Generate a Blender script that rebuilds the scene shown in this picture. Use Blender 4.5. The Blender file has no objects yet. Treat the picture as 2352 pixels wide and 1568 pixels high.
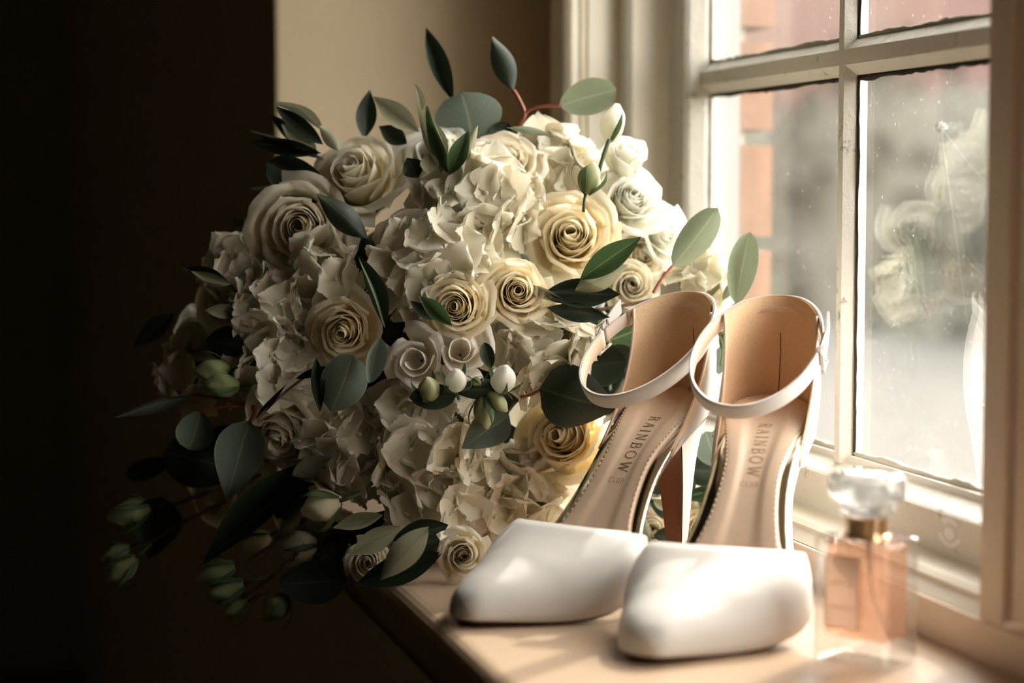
import bpy, math, random
import numpy as np
from mathutils import Vector, Matrix, noise as mnoise

rng = random.Random(7)
SC = bpy.context.scene
COL = SC.collection
CM = 0.01
# ------------------------------------------------------------------ camera
F = 4573.0                       # focal length in pixels of the 2352 frame (70 mm)
PITCH = math.atan(344 / F)
cam_d = bpy.data.cameras.new('camera')
cam_d.lens = 70.0
cam_d.sensor_width = 36.0
cam_d.clip_start = 0.02
cam_d.clip_end = 200
cam_d.dof.use_dof = True
cam_d.dof.focus_distance = 1.14
cam_d.dof.aperture_fstop = 4.0
cam = bpy.data.objects.new('camera', cam_d)
COL.objects.link(cam)
cam.location = (0, 0, 0.22)
cam.rotation_euler = (math.pi / 2 - PITCH, 0, 0)
SC.camera = cam

# ------------------------------------------------------------------ world, sun, exposure
SC.view_settings.view_transform = 'Standard'
SC.view_settings.look = 'None'
SC.view_settings.gamma = 1.0
SC.view_settings.use_curve_mapping = False
SC.view_settings.exposure = 1.55

wd = bpy.data.worlds.new('sky')
SC.world = wd
wd.use_nodes = True
wn = wd.node_tree.nodes
wl = wd.node_tree.links
wn.clear()
w_out = wn.new('ShaderNodeOutputWorld')
w_bg = wn.new('ShaderNodeBackground')
w_sky = wn.new('ShaderNodeTexSky')
w_sky.sky_type = 'NISHITA'
w_sky.sun_disc = False
w_sky.sun_elevation = math.radians(40)
w_sky.sun_rotation = math.radians(40)
w_sky.dust_density = 3.0
w_mix = wn.new('ShaderNodeMix')
w_mix.data_type = 'RGBA'
w_mix.inputs[0].default_value = 0.95
w_mix.inputs[7].default_value = (0.84, 0.77, 0.66, 1)      # thin bright cloud over the blue
wl.new(w_sky.outputs[0], w_mix.inputs[6])
wl.new(w_mix.outputs[2], w_bg.inputs[0])
w_bg.inputs[1].default_value = 4.6
wl.new(w_bg.outputs[0], w_out.inputs[0])

SUN_TRAVEL = Vector((-0.58 * 0.79, -0.815 * 0.79, -0.615))
sun_d = bpy.data.lights.new('sun', 'SUN')
sun_d.energy = 1.9
sun_d.angle = math.radians(0.55)
sun_d.color = (1.0, 0.95, 0.88)
sun = bpy.data.objects.new('sun', sun_d)
COL.objects.link(sun)
sun.location = (3, 3, 3)
sun.rotation_euler = SUN_TRAVEL.to_track_quat('-Z', 'Y').to_euler()

SC.cycles.max_bounces = 10
SC.cycles.diffuse_bounces = 5
SC.cycles.glossy_bounces = 4
SC.cycles.transparent_max_bounces = 24
SC.cycles.caustics_reflective = False
SC.cycles.caustics_refractive = False
SC.cycles.sample_clamp_indirect = 6.0

# ------------------------------------------------------------------ window axes (centimetres)
P0 = Vector((19.95, 99.7, 0))
DV = Vector((-0.267, 0.9637, 0)).normalized()       # along the window, away from the camera
NV = Vector((-DV.y, DV.x, 0))                        # into the room
def W(t, s, z):
    p = P0 + DV * t + NV * s
    return Vector((p.x * CM, p.y * CM, z * CM))
def at(px, py, depth):                               # point (cm) seen at a pixel, depth along y
    a = (px - 1176) / F; b = (784 - py) / F
    d = Vector((a, math.cos(PITCH) + b * math.sin(PITCH), -math.sin(PITCH) + b * math.cos(PITCH)))
    d *= depth / d.y
    return Vector((d.x, d.y, d.z + 22.0))

# window light comes in through the two openings
def portal(t0, t1, z0, z1):
    l = bpy.data.lights.new('window_portal', 'AREA')
    l.shape = 'RECTANGLE'; l.size = abs(t1 - t0) * CM; l.size_y = (z1 - z0) * CM
    l.cycles.is_portal = True
    o = bpy.data.objects.new('window_portal', l); COL.objects.link(o)
    o.location = W((t0 + t1) / 2, -12, (z0 + z1) / 2)
    o.rotation_euler = Vector((NV.x, NV.y, 0)).to_track_quat('-Z', 'Y').to_euler()
portal(-34, 44, 0, 60)

# ------------------------------------------------------------------ materials
def new_mat(name):
    m = bpy.data.materials.new(name); m.use_nodes = True
    nt = m.node_tree; nt.nodes.clear()
    out = nt.nodes.new('ShaderNodeOutputMaterial')
    return m, nt, out
def rgba(c): return (c[0], c[1], c[2], 1)
def lk(nt, a, b): nt.links.new(a, b)
def mixc(nt, fac, a, b):
    n = nt.nodes.new('ShaderNodeMix'); n.data_type = 'RGBA'
    for i, v in ((0, fac), (6, a), (7, b)):
        if isinstance(v, (int, float)): n.inputs[i].default_value = v
        elif isinstance(v, tuple): n.inputs[i].default_value = rgba(v)
        else: lk(nt, v, n.inputs[i])
    return n.outputs[2]
def mth(nt, op, a, b=None, c=None):
    n = nt.nodes.new('ShaderNodeMath'); n.operation = op
    for i, v in enumerate((a, b, c)):
        if v is None: continue
        if isinstance(v, (int, float)): n.inputs[i].default_value = v
        else: lk(nt, v, n.inputs[i])
    return n.outputs[0]
def ramp(nt, fac, stops):
    n = nt.nodes.new('ShaderNodeValToRGB')
    el = n.color_ramp.elements
    while len(el) < len(stops): el.new(0.5)
    for e, (p, c) in zip(el, stops):
        e.position = p; e.color = rgba(c) if isinstance(c, tuple) else (c, c, c, 1)
    lk(nt, fac, n.inputs[0]); return n.outputs[0]
def nz(nt, scale, detail=4, coord='Object', rough=0.55, vec=None):
    tc = nt.nodes.new('ShaderNodeTexCoord'); n = nt.nodes.new('ShaderNodeTexNoise')
    n.inputs['Scale'].default_value = scale; n.inputs['Detail'].default_value = detail
    n.inputs['Roughness'].default_value = rough
    lk(nt, vec if vec is not None else tc.outputs[coord], n.inputs['Vector'])
    return n.outputs[0]
def bump(nt, h, strength, dist=0.001):
    n = nt.nodes.new('ShaderNodeBump'); n.inputs['Strength'].default_value = strength
    n.inputs['Distance'].default_value = dist; lk(nt, h, n.inputs['Height']); return n.outputs[0]
def princ(nt, out, color, rough=0.5, metal=0.0, spec=0.5, normal=None, sheen=0.0, coat=0.0):
    b = nt.nodes.new('ShaderNodeBsdfPrincipled')
    if isinstance(color, tuple): b.inputs['Base Color'].default_value = rgba(color)
    else: lk(nt, color, b.inputs['Base Color'])
    if isinstance(rough, (int, float)): b.inputs['Roughness'].default_value = rough
    else: lk(nt, rough, b.inputs['Roughness'])
    b.inputs['Metallic'].default_value = metal
    b.inputs['Specular IOR Level'].default_value = spec
    b.inputs['Sheen Weight'].default_value = sheen
    b.inputs['Coat Weight'].default_value = coat
    if normal is not None: lk(nt, normal, b.inputs['Normal'])
    if out is not None: lk(nt, b.outputs[0], out.inputs[0])
    return b
def attr(nt, name):
    n = nt.nodes.new('ShaderNodeAttribute'); n.attribute_name = name; return n.outputs['Fac']
def simple(name, color, rough=0.5, metal=0.0, spec=0.5, nscale=0, namt=0.1, bstr=0.0, sheen=0.0, coat=0.0):
    m, nt, out = new_mat(name)
    c = color; nm = None
    if nscale:
        n = nz(nt, nscale, 5)
        c = mixc(nt, n, tuple(x * (1 - namt) for x in color), tuple(min(1, x * (1 + namt)) for x in color))
        if bstr: nm = bump(nt, n, bstr)
    princ(nt, out, c, rough, metal, spec, nm, sheen, coat); return m
def petal_mat(name, base, edge, transl=0.42, rough=0.55, vein=0.10):
    m, nt, out = new_mat(name)
    h = attr(nt, 'ph'); u = attr(nt, 'pu')
    hc = ramp(nt, h, [(0.15, base), (0.95, edge)])
    oi = nt.nodes.new('ShaderNodeObjectInfo')
    hc = mixc(nt, mth(nt, 'MULTIPLY', oi.outputs['Random'], 0.10), hc, tuple(x * 0.72 for x in base))
    ph = nt.nodes.new('ShaderNodeTexNoise'); ph.noise_dimensions = '2D'
    cx = nt.nodes.new('ShaderNodeCombineXYZ')
    lk(nt, mth(nt, 'MULTIPLY', u, 9.0), cx.inputs[0]); lk(nt, mth(nt, 'MULTIPLY', h, 1.6), cx.inputs[1])
    lk(nt, cx.outputs[0], ph.inputs['Vector']); ph.inputs['Scale'].default_value = 2.2; ph.inputs['Detail'].default_value = 3
    c = mixc(nt, mth(nt, 'MULTIPLY', ph.outputs[0], vein * 2), hc, tuple(x * 0.8 for x in base))
    nm = bump(nt, ph.outputs[0], 0.25, 0.0006)
    b = princ(nt, None, c, rough, 0, 0.3, nm, sheen=0.15)
    t = nt.nodes.new('ShaderNodeBsdfTranslucent'); lk(nt, c, t.inputs[0])
    mx = nt.nodes.new('ShaderNodeMixShader'); mx.inputs[0].default_value = transl
    lk(nt, b.outputs[0], mx.inputs[1]); lk(nt, t.outputs[0], mx.inputs[2]); lk(nt, mx.outputs[0], out.inputs[0])
    return m
def leaf_mat(name, c1, c2, vein, rough=0.4, transl=0.2, spec=0.4):
    m, nt, out = new_mat(name)
    u = attr(nt, 'pu'); h = attr(nt, 'ph')
    n = nz(nt, 160, 4)
    c = mixc(nt, n, c1, c2)
    au = mth(nt, 'ABSOLUTE', u)
    rib = mth(nt, 'SUBTRACT', 1.0, mth(nt, 'SMOOTH_MIN', mth(nt, 'MULTIPLY', au, 16.0), 1.0, 0.1))
    side = mth(nt, 'SINE', mth(nt, 'MULTIPLY', mth(nt, 'SUBTRACT', h, mth(nt, 'MULTIPLY', au, 0.45)), 46.0))
    side = mth(nt, 'MULTIPLY', mth(nt, 'GREATER_THAN', side, 0.93), 0.16)
    edge = mth(nt, 'MULTIPLY', mth(nt, 'GREATER_THAN', au, 0.95), 0.35)
    f = mth(nt, 'ADD', mth(nt, 'MULTIPLY', rib, 0.75), mth(nt, 'ADD', side, edge))
    f = mth(nt, 'MINIMUM', mth(nt, 'MAXIMUM', f, 0.0), 1.0)
    c = mixc(nt, f, c, vein)
    b = princ(nt, None, c, rough, 0, spec, bump(nt, mth(nt, 'SUBTRACT', n, rib), 0.3, 0.0005))
    t = nt.nodes.new('ShaderNodeBsdfTranslucent'); lk(nt, c, t.inputs[0])
    mx = nt.nodes.new('ShaderNodeMixShader'); mx.inputs[0].default_value = transl
    lk(nt, b.outputs[0], mx.inputs[1]); lk(nt, t.outputs[0], mx.inputs[2]); lk(nt, mx.outputs[0], out.inputs[0])
    return m
def clear_mat(name, tint, gloss_scale=1.0, haze=0.0, haze_col=(0.8, 0.8, 0.78), specks=False, rough=0.0, frost=0.0):
    """clear glass: light passes straight, the surface mirrors by the Schlick law on either side"""
    m, nt, out = new_mat(name)
    g = nt.nodes.new('ShaderNodeNewGeometry')
    d = nt.nodes.new('ShaderNodeVectorMath'); d.operation = 'DOT_PRODUCT'
    lk(nt, g.outputs['Normal'], d.inputs[0]); lk(nt, g.outputs['Incoming'], d.inputs[1])
    q = mth(nt, 'POWER', mth(nt, 'SUBTRACT', 1.0, mth(nt, 'ABSOLUTE', d.outputs['Value'])), 5.0)
    fr = mth(nt, 'MINIMUM', mth(nt, 'MULTIPLY', mth(nt, 'ADD', mth(nt, 'MULTIPLY', q, 0.96), 0.04), gloss_scale), 1.0)
    tr = nt.nodes.new('ShaderNodeBsdfTransparent'); tr.inputs[0].default_value = rgba(tint)
    body = tr.outputs[0]
    if haze or specks:
        df = nt.nodes.new('ShaderNodeBsdfDiffuse'); df.inputs[0].default_value = rgba(haze_col)
        tl = nt.nodes.new('ShaderNodeBsdfTranslucent'); tl.inputs[0].default_value = rgba(haze_col)
        dd = nt.nodes.new('ShaderNodeMixShader'); dd.inputs[0].default_value = 0.5
        lk(nt, df.outputs[0], dd.inputs[1]); lk(nt, tl.outputs[0], dd.inputs[2])
        if specks:
            n1 = nz(nt, 9, 5); n2 = nz(nt, 420, 1); n3 = nz(nt, 60, 3)
            fac = mth(nt, 'ADD', mth(nt, 'MULTIPLY', mth(nt, 'POWER', n1, 2.0), haze * 3.0),
                      mth(nt, 'MULTIPLY', mth(nt, 'GREATER_THAN', n2, 0.755), mth(nt, 'MULTIPLY', n3, 0.5)))
        else: fac = haze
        mx = nt.nodes.new('ShaderNodeMixShader')
        if isinstance(fac, float): mx.inputs[0].default_value = fac
        else: lk(nt, fac, mx.inputs[0])
        lk(nt, body, mx.inputs[1]); lk(nt, dd.outputs[0], mx.inputs[2]); body = mx.outputs[0]
    gl = nt.nodes.new('ShaderNodeBsdfGlossy'); gl.inputs['Roughness'].default_value = rough
    if frost:
        rg = nt.nodes.new('ShaderNodeBsdfGlass'); rg.inputs['IOR'].default_value = 1.4; rg.inputs['Color'].default_value = rgba(tint); rg.inputs['Roughness'].default_value = rough
        mg = nt.nodes.new('ShaderNodeMixShader'); mg.inputs[0].default_value = frost
        lk(nt, body, mg.inputs[1]); lk(nt, rg.outputs[0], mg.inputs[2]); body = mg.outputs[0]
    m2 = nt.nodes.new('ShaderNodeMixShader'); lk(nt, fr, m2.inputs[0])
    lk(nt, body, m2.inputs[1]); lk(nt, gl.outputs[0], m2.inputs[2]); lk(nt, m2.outputs[0], out.inputs[0])
    return m

M = {}
def old_paint(name, c, dirt, amt, rough=0.45, bs=0.35, lo=0.36, hi=0.52):
    m, nt, out = new_mat(name)
    a = nz(nt, 30, 6); b = nz(nt, 140, 5, rough=0.7)
    f = ramp(nt, mth(nt, 'MULTIPLY', a, b), [(lo, 0.0), (hi, 1.0)])
    col = mixc(nt, mth(nt, 'MULTIPLY', f, amt), mixc(nt, a, tuple(x * 0.93 for x in c), c), dirt)
    princ(nt, out, col, rough, 0, 0.4, bump(nt, b, bs, 0.0012)); return m
M['cream_paint'] = old_paint('cream_paint', (0.80, 0.735, 0.62), (0.45, 0.38, 0.27), 0.25)
M['sash_paint'] = old_paint('sash_paint', (0.86, 0.82, 0.74), (0.20, 0.16, 0.10), 0.8, 0.5, 0.8, 0.33, 0.42)
M['frame_bounce_paint'] = old_paint('frame_bounce_paint', (0.88, 0.735, 0.60), (0.45, 0.34, 0.22), 0.25)  # cream paint with the sill's warm bounce light put into the colour
M['sill_paint'] = old_paint('sill_paint', (0.45, 0.325, 0.225), (0.30, 0.20, 0.12), 0.35, 0.30, 0.2)
M['wall_paint'] = simple('wall_paint', (0.60, 0.475, 0.32), 0.75, nscale=14, namt=0.06, bstr=0.15)
M['room_paint'] = simple('room_paint', (0.54, 0.49, 0.34), 0.85, nscale=5, namt=0.15)
M['floor_wood'] = simple('floor_wood', (0.12, 0.09, 0.05), 0.6, nscale=6, namt=0.3)
M['gap_dirt'] = simple('gap_dirt', (0.045, 0.036, 0.02), 0.9, nscale=220, namt=0.7, bstr=0.8)
M['gap_brown'] = simple('gap_brown', (0.22, 0.14, 0.08), 0.9)
M['putty'] = old_paint('putty', (0.62, 0.58, 0.48), (0.05, 0.04, 0.025), 1.0, 0.7, 1.0)
M['crest_mark'] = simple('crest_mark', (0.98, 0.98, 0.97), 0.5)
M['pane_glass'] = clear_mat('pane_glass', (0.97, 0.98, 0.97), 1.5, haze=0.02, specks=True)
M['ivory_petal'] = petal_mat('ivory_petal', (0.90, 0.81, 0.57), (0.92, 0.87, 0.75))
M['yellow_petal'] = petal_mat('yellow_petal', (0.95, 0.82, 0.54), (0.94, 0.87, 0.69), 0.52)
M['white_petal'] = petal_mat('white_petal', (0.80, 0.78, 0.62), (0.93, 0.92, 0.87), 0.42)
M['blush_petal'] = petal_mat('blush_petal', (0.86, 0.79, 0.68), (0.91, 0.86, 0.80), 0.45)
M['hydrangea_petal'] = petal_mat('hydrangea_petal', (0.80, 0.75, 0.58), (0.92, 0.875, 0.77), 0.42, vein=0.12)
M['green_petal'] = petal_mat('green_petal', (0.24, 0.29, 0.10), (0.56, 0.57, 0.34), 0.25)
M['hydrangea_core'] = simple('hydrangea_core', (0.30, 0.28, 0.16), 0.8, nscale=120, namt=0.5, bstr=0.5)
M['floret_eye'] = simple('floret_eye', (0.55, 0.55, 0.35), 0.5)
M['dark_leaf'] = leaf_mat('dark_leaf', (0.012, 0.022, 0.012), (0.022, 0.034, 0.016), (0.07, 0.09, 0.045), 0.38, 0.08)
M['green_leaf'] = leaf_mat('green_leaf', (0.03, 0.065, 0.022), (0.055, 0.10, 0.035), (0.20, 0.25, 0.12), 0.35, 0.2)
M['silver_leaf'] = leaf_mat('silver_leaf', (0.25, 0.25, 0.16), (0.34, 0.33, 0.22), (0.16, 0.16, 0.09), 0.6, 0.15)
M['eucalyptus_leaf'] = leaf_mat('eucalyptus_leaf', (0.10, 0.135, 0.105), (0.14, 0.175, 0.135), (0.28, 0.31, 0.22), 0.55, 0.2)
M['pale_leaf'] = leaf_mat('pale_leaf', (0.20, 0.235, 0.15), (0.26, 0.29, 0.19), (0.40, 0.41, 0.28), 0.6, 0.16, 0.25)
M['red_stem'] = simple('red_stem', (0.25, 0.065, 0.03), 0.5, nscale=90, namt=0.4)
M['green_stem'] = simple('green_stem', (0.09, 0.13, 0.05), 0.5, nscale=90, namt=0.3)
M['brown_stem'] = simple('brown_stem', (0.12, 0.07, 0.035), 0.6, nscale=90, namt=0.3)
M['satin'] = None
m, nt, out = new_mat('satin')
tc = nt.nodes.new('ShaderNodeTexCoord'); wv = nt.nodes.new('ShaderNodeTexNoise')
mp = nt.nodes.new('ShaderNodeMapping'); mp.inputs['Scale'].default_value = (150, 1800, 900)
lk(nt, tc.outputs['Object'], mp.inputs[0]); lk(nt, mp.outputs[0], wv.inputs['Vector']); wv.inputs['Scale'].default_value = 1.0
b = princ(nt, out, (0.68, 0.655, 0.625), 0.40, 0, 0.35, bump(nt, wv.outputs[0], 0.12, 0.0003), sheen=0.15)
M['satin'] = m
M['nude_leather'] = simple('nude_leather', (0.78, 0.575, 0.42), 0.42, nscale=260, namt=0.06, bstr=0.08)
M['nude_lining'] = simple('nude_lining', (0.76, 0.51, 0.31), 0.75, nscale=700, namt=0.14, bstr=0.25)
M['silver_leather'] = simple('silver_leather', (0.72, 0.66, 0.56), 0.14, 1.0, nscale=120, namt=0.1, bstr=0.15)
M['tan_sole'] = simple('tan_sole', (0.17, 0.065, 0.022), 0.28, nscale=80, namt=0.1)
M['print_ink'] = simple('print_ink', (0.16, 0.09, 0.045), 0.5)
M['print_faint'] = simple('print_faint', (0.44, 0.27, 0.16), 0.5)
M['stitch_thread'] = simple('stitch_thread', (0.72, 0.58, 0.45), 0.7)
M['elastic'] = simple('elastic', (0.72, 0.58, 0.50), 0.7)
M['buckle_metal'] = simple('buckle_metal', (0.78, 0.74, 0.68), 0.15, 1.0)
M['clear_glass'] = clear_mat('clear_glass', (0.99, 0.99, 0.985), 1.8, haze=0.05, haze_col=(0.95, 0.94, 0.93), frost=0.22)
M['cap_glass'] = clear_mat('cap_glass', (0.93, 0.94, 0.94), 2.2, haze=0.30, haze_col=(0.93, 0.94, 0.95), rough=0.05, frost=0.4)
M['perfume'] = clear_mat('perfume', (0.99, 0.82, 0.71), 0.8, haze=0.26, haze_col=(1.0, 0.67, 0.51))
M['gold_collar'] = simple('gold_collar', (0.78, 0.56, 0.34), 0.25, 1.0)
def paper(name, c):
    m, nt, out = new_mat(name)
    df = nt.nodes.new('ShaderNodeBsdfDiffuse'); df.inputs[0].default_value = rgba(c)
    tl = nt.nodes.new('ShaderNodeBsdfTranslucent'); tl.inputs[0].default_value = rgba(c)
    mx = nt.nodes.new('ShaderNodeMixShader'); mx.inputs[0].default_value = 0.8
    lk(nt, df.outputs[0], mx.inputs[1]); lk(nt, tl.outputs[0], mx.inputs[2]); lk(nt, mx.outputs[0], out.inputs[0])
    return m
M['label_paper'] = paper('label_paper', (0.98, 0.95, 0.93))
M['label_ink'] = paper('label_ink', (0.90, 0.82, 0.76))
M['label_gilt'] = paper('label_gilt', (0.95, 0.80, 0.58))
M['straw'] = simple('straw', (0.85, 0.78, 0.72), 0.3)
M['web'] = simple('web', (0.75, 0.75, 0.72), 0.6)
M['brick'] = simple('brick', (0.21, 0.11, 0.07), 0.85, nscale=40, namt=0.35, bstr=0.5)
M['mortar'] = simple('mortar', (0.55, 0.50, 0.42), 0.9, nscale=60, namt=0.2)
M['white_render'] = simple('white_render', (0.24, 0.245, 0.25), 0.7)
M['ground_pale'] = simple('ground_pale', (0.055, 0.052, 0.047), 0.9, nscale=2, namt=0.12)
M['house_brick'] = simple('house_brick', (0.075, 0.032, 0.026), 0.9, nscale=3, namt=0.3)
M['hedge_leaf'] = simple('hedge_leaf', (0.030, 0.028, 0.017), 0.7, nscale=8, namt=0.5)

# ------------------------------------------------------------------ mesh helpers
def mesh(name, verts, faces, mat=None, smooth=True, attrs=None):
    me = bpy.data.meshes.new(name)
    me.from_pydata([tuple(v) for v in verts], [], [tuple(f) for f in faces])
    if smooth: me.polygons.foreach_set('use_smooth', [True] * len(me.polygons))
    if attrs:
        for k, vals in attrs.items():
            a = me.attributes.new(k, 'FLOAT', 'POINT'); a.data.foreach_set('value', vals)
    if mat is not None: me.materials.append(mat if not isinstance(mat, str) else M[mat])
    me.update(); return me
def obj(name, me, parent=None, mat4=None):
    o = bpy.data.objects.new(name, me); COL.objects.link(o)
    if parent is not None: o.parent = parent
    if mat4 is not None: o.matrix_local = mat4
    return o
def empty(name, loc=(0, 0, 0)):
    o = bpy.data.objects.new(name, None); COL.objects.link(o); o.location = loc
    o.empty_display_size = 0.02; return o
def tag(o, label=None, cat=None, group=None, kind=None):
    if label: o['label'] = label
    if cat: o['category'] = cat
    if group: o['group'] = group
    if kind: o['kind'] = kind
    return o
def bevel(o, w, seg=2):
    m = o.modifiers.new('bevel', 'BEVEL'); m.width = w; m.segments = seg; m.limit_method = 'ANGLE'
    m.harden_normals = False; return o
def hexa(c8):
    return list(c8), [(0, 1, 2, 3), (7, 6, 5, 4), (0, 4, 5, 1), (1, 5, 6, 2), (2, 6, 7, 3), (3, 7, 4, 0)]
def wbox(name, t0, t1, s0, s1, z0, z1, mat, parent=None, bev=0.0, kind=None):
    v, f = hexa([W(t0, s0, z0), W(t0, s1, z0), W(t1, s1, z0), W(t1, s0, z0), W(t0, s0, z1), W(t0, s1, z1), W(t1, s1, z1), W(t1, s0, z1)])
    o = obj(name, mesh(name, v, [tuple(reversed(q)) for q in f], mat, smooth=False), parent)
    if bev: bevel(o, bev * CM)
    if kind: o['kind'] = kind
    return o
def wprofile(name, prof, t0, t1, mat, parent=None, kind=None, smooth=False):
    """extrude a profile of (s, z) along the window"""
    n = len(prof); v = [W(t0, s, z) for s, z in prof] + [W(t1, s, z) for s, z in prof]
    f = [(i, (i + 1) % n, n + (i + 1) % n, n + i) for i in range(n)] + [tuple(range(n - 1, -1, -1)), tuple(range(n, 2 * n))]
    o = obj(name, mesh(name, v, f, mat, smooth), parent)
    if kind: o['kind'] = kind
    return o
def wprofile_z(name, prof, z0, z1, mat, parent=None, kind=None):
    """extrude a plan outline of (t, s) upwards"""
    n = len(prof); v = [W(t, s, z0) for t, s in prof] + [W(t, s, z1) for t, s in prof]
    f = [(i, (i + 1) % n, n + (i + 1) % n, n + i) for i in range(n)] + [tuple(range(n - 1, -1, -1)), tuple(range(n, 2 * n))]
    o = obj(name, mesh(name, v, f, mat, False), parent)
    if kind: o['kind'] = kind
    return o
def tube_data(pts, radii, n=8, cap=True):
    pts = [Vector(p) for p in pts]; V = []; Fc = []
    up = Vector((0, 0, 1)); prev = None
    for i, p in enumerate(pts):
        a = pts[max(0, i - 1)]; b = pts[min(len(pts) - 1, i + 1)]
        t = (b - a).normalized() if (b - a).length > 1e-9 else Vector((0, 0, 1))
        if prev is None:
            x = t.orthogonal().normalized()
        else:
            x = (prev - t * prev.dot(t)).normalized()
        prev = x; y = t.cross(x); r = radii[i] if hasattr(radii, '__len__') else radii
        for k in range(n):
            an = 2 * math.pi * k / n; V.append(p + x * (r * math.cos(an)) + y * (r * math.sin(an)))
    for i in range(len(pts) - 1):
        for k in range(n):
            Fc.append((i * n + k, i * n + (k + 1) % n, (i + 1) * n + (k + 1) % n, (i + 1) * n + k))
    if cap: Fc += [tuple(range(n - 1, -1, -1)), tuple(range((len(pts) - 1) * n, len(pts) * n))]
    return V, Fc
def join(parts):
    V = []; Fc = []
    for v, f in parts:
        o = len(V); V += list(v); Fc += [tuple(i + o for i in q) for q in f]
    return V, Fc
def spline(pts, n):
    """Catmull-Rom through points"""
    pts = [Vector(p) for p in pts]; P = [pts[0] * 2 - pts[1]] + pts + [pts[-1] * 2 - pts[-2]]; out = []
    segs = len(pts) - 1
    for i in range(n):
        x = i / (n - 1) * segs; k = min(int(x), segs - 1); u = x - k
        a, b, c, d = P[k:k + 4]
        out.append(0.5 * ((2 * b) + (c - a) * u + (2 * a - 5 * b + 4 * c - d) * u * u + (3 * b - a - 3 * c + d) * u ** 3))
    return out
def interp(x, tab):
    if x <= tab[0][0]: return tab[0][1]
    for (a, fa), (b, fb) in zip(tab, tab[1:]):
        if x <= b:
            return fa + (fb - fa) * (x - a) / (b - a)
    return tab[-1][1]
def sinterp(x, tab):
    """smooth (Catmull-Rom) table lookup"""
    n = len(tab)
    if x <= tab[0][0]: return tab[0][1]
    if x >= tab[-1][0]: return tab[-1][1]
    for i in range(n - 1):
        if x <= tab[i + 1][0]:
            x0, y0 = tab[i]; x1, y1 = tab[i + 1]; h = x1 - x0
            m0 = (tab[i + 1][1] - tab[i - 1][1]) / (tab[i + 1][0] - tab[i - 1][0]) if i > 0 else (y1 - y0) / h
            m1 = (tab[i + 2][1] - tab[i][1]) / (tab[i + 2][0] - tab[i][0]) if i + 2 < n else (y1 - y0) / h
            u = (x - x0) / h
            return ((2 * u ** 3 - 3 * u * u + 1) * y0 + (u ** 3 - 2 * u * u + u) * h * m0 + (-2 * u ** 3 + 3 * u * u) * y1 + (u ** 3 - u * u) * h * m1)
def grid_faces(nu, nv, wrap=False):
    f = []
    for j in range(nv - 1):
        for i in range(nu if wrap else nu - 1):
            i2 = (i + 1) % nu
            f.append((j * nu + i, j * nu + i2, (j + 1) * nu + i2, (j + 1) * nu + i))
    return f
def frame_z(zaxis, spin=0.0):
    z = Vector(zaxis).normalized(); x = z.orthogonal().normalized(); y = z.cross(x)
    m = Matrix((x, y, z)).transposed().to_4x4()
    return m @ Matrix.Rotation(spin, 4, 'Z')

# ------------------------------------------------------------------ room shell
TC = 58.8           # far corner of the recess
TN = -64.0          # near corner of the recess
SR = 22.85          # depth of the recess
HZ = 60.5           # head of the window
ZF, ZC = -78.0, 185.0
wbox('wall_left', TC, 330, -6, SR, ZF, ZC, 'wall_paint', kind='structure', bev=0.35)
wbox('wall_right', -260, TN, -6, SR, ZF, ZC, 'wall_paint', kind='structure', bev=0.35)
wbox('wall_head', TN, TC, -6, SR, HZ, ZC, 'wall_paint', kind='structure')
wbox('wall_below', TN, TC, -6, SR, ZF, -3.2, 'wall_paint', kind='structure')
wbox('wall_back', -272, -260, -6, 300, ZF, ZC, 'room_paint', kind='structure')
wbox('wall_far', 330, 342, -6, 300, ZF, ZC, 'room_paint', kind='structure')
wbox('wall_opposite', -272, 342, 300, 312, ZF, ZC, 'room_paint', kind='structure')
wbox('floor', -272, 342, -6, 312, ZF - 8, ZF, 'floor_wood', kind='structure')
wbox('ceiling', -272, 342, -6, 312, ZC, ZC + 8, 'room_paint', kind='structure')
# sill board with a rounded nose
nose = [(-0.6, 0.0)] + [(SR + 0.2 - 1.0 + 1.0 * math.sin(a), -1.0 + 1.0 * math.cos(a)) for a in np.linspace(0, math.pi / 2, 6)] + \
       [(SR + 0.2 - 1.0 + 1.0 * math.cos(a), -2.2 - 1.0 * math.sin(a)) for a in np.linspace(0, math.pi / 2, 6)] + [(-0.6, -3.2)]
wprofile('trim_1', nose, TN + 0.2, TC - 0.1, 'sill_paint', kind='structure')

# ------------------------------------------------------------------ window 1
win = empty('window_1', W(16, -3, 0)); win['kind'] = 'structure'
WI = win.matrix_basis.copy(); WI.translation = -win.location
def wpart(o):       # parent an object built in world space under the window
    o.parent = win; o.matrix_local = Matrix.Translation(-win.location); return o
# fixed frame: bottom board, far post with its mouldings, head, mullion
wpart(wbox('frame_board', -34, 46, -5.5, 0.0, -0.4, 1.95, 'frame_bounce_paint', bev=0.08))
wpart(wprofile('frame_bead', [(-0.15, 1.9), (-0.9, 2.55), (-0.9, 2.75), (-1.25, 2.95), (-3.6, 3.3), (-3.6, 1.9)], -7.4, 44.5, 'cream_paint'))
wpart(wbox('frame_gap', -7.4, 44.5, -0.5, -0.2, 1.93, 1.98, 'gap_brown'))
wpart(wprofile_z('frame_post', [(44, -5.5), (44, -0.35), (44.35, 0), (TC, 0), (TC, -5.5)], -0.4, HZ, 'cream_paint'))
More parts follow.
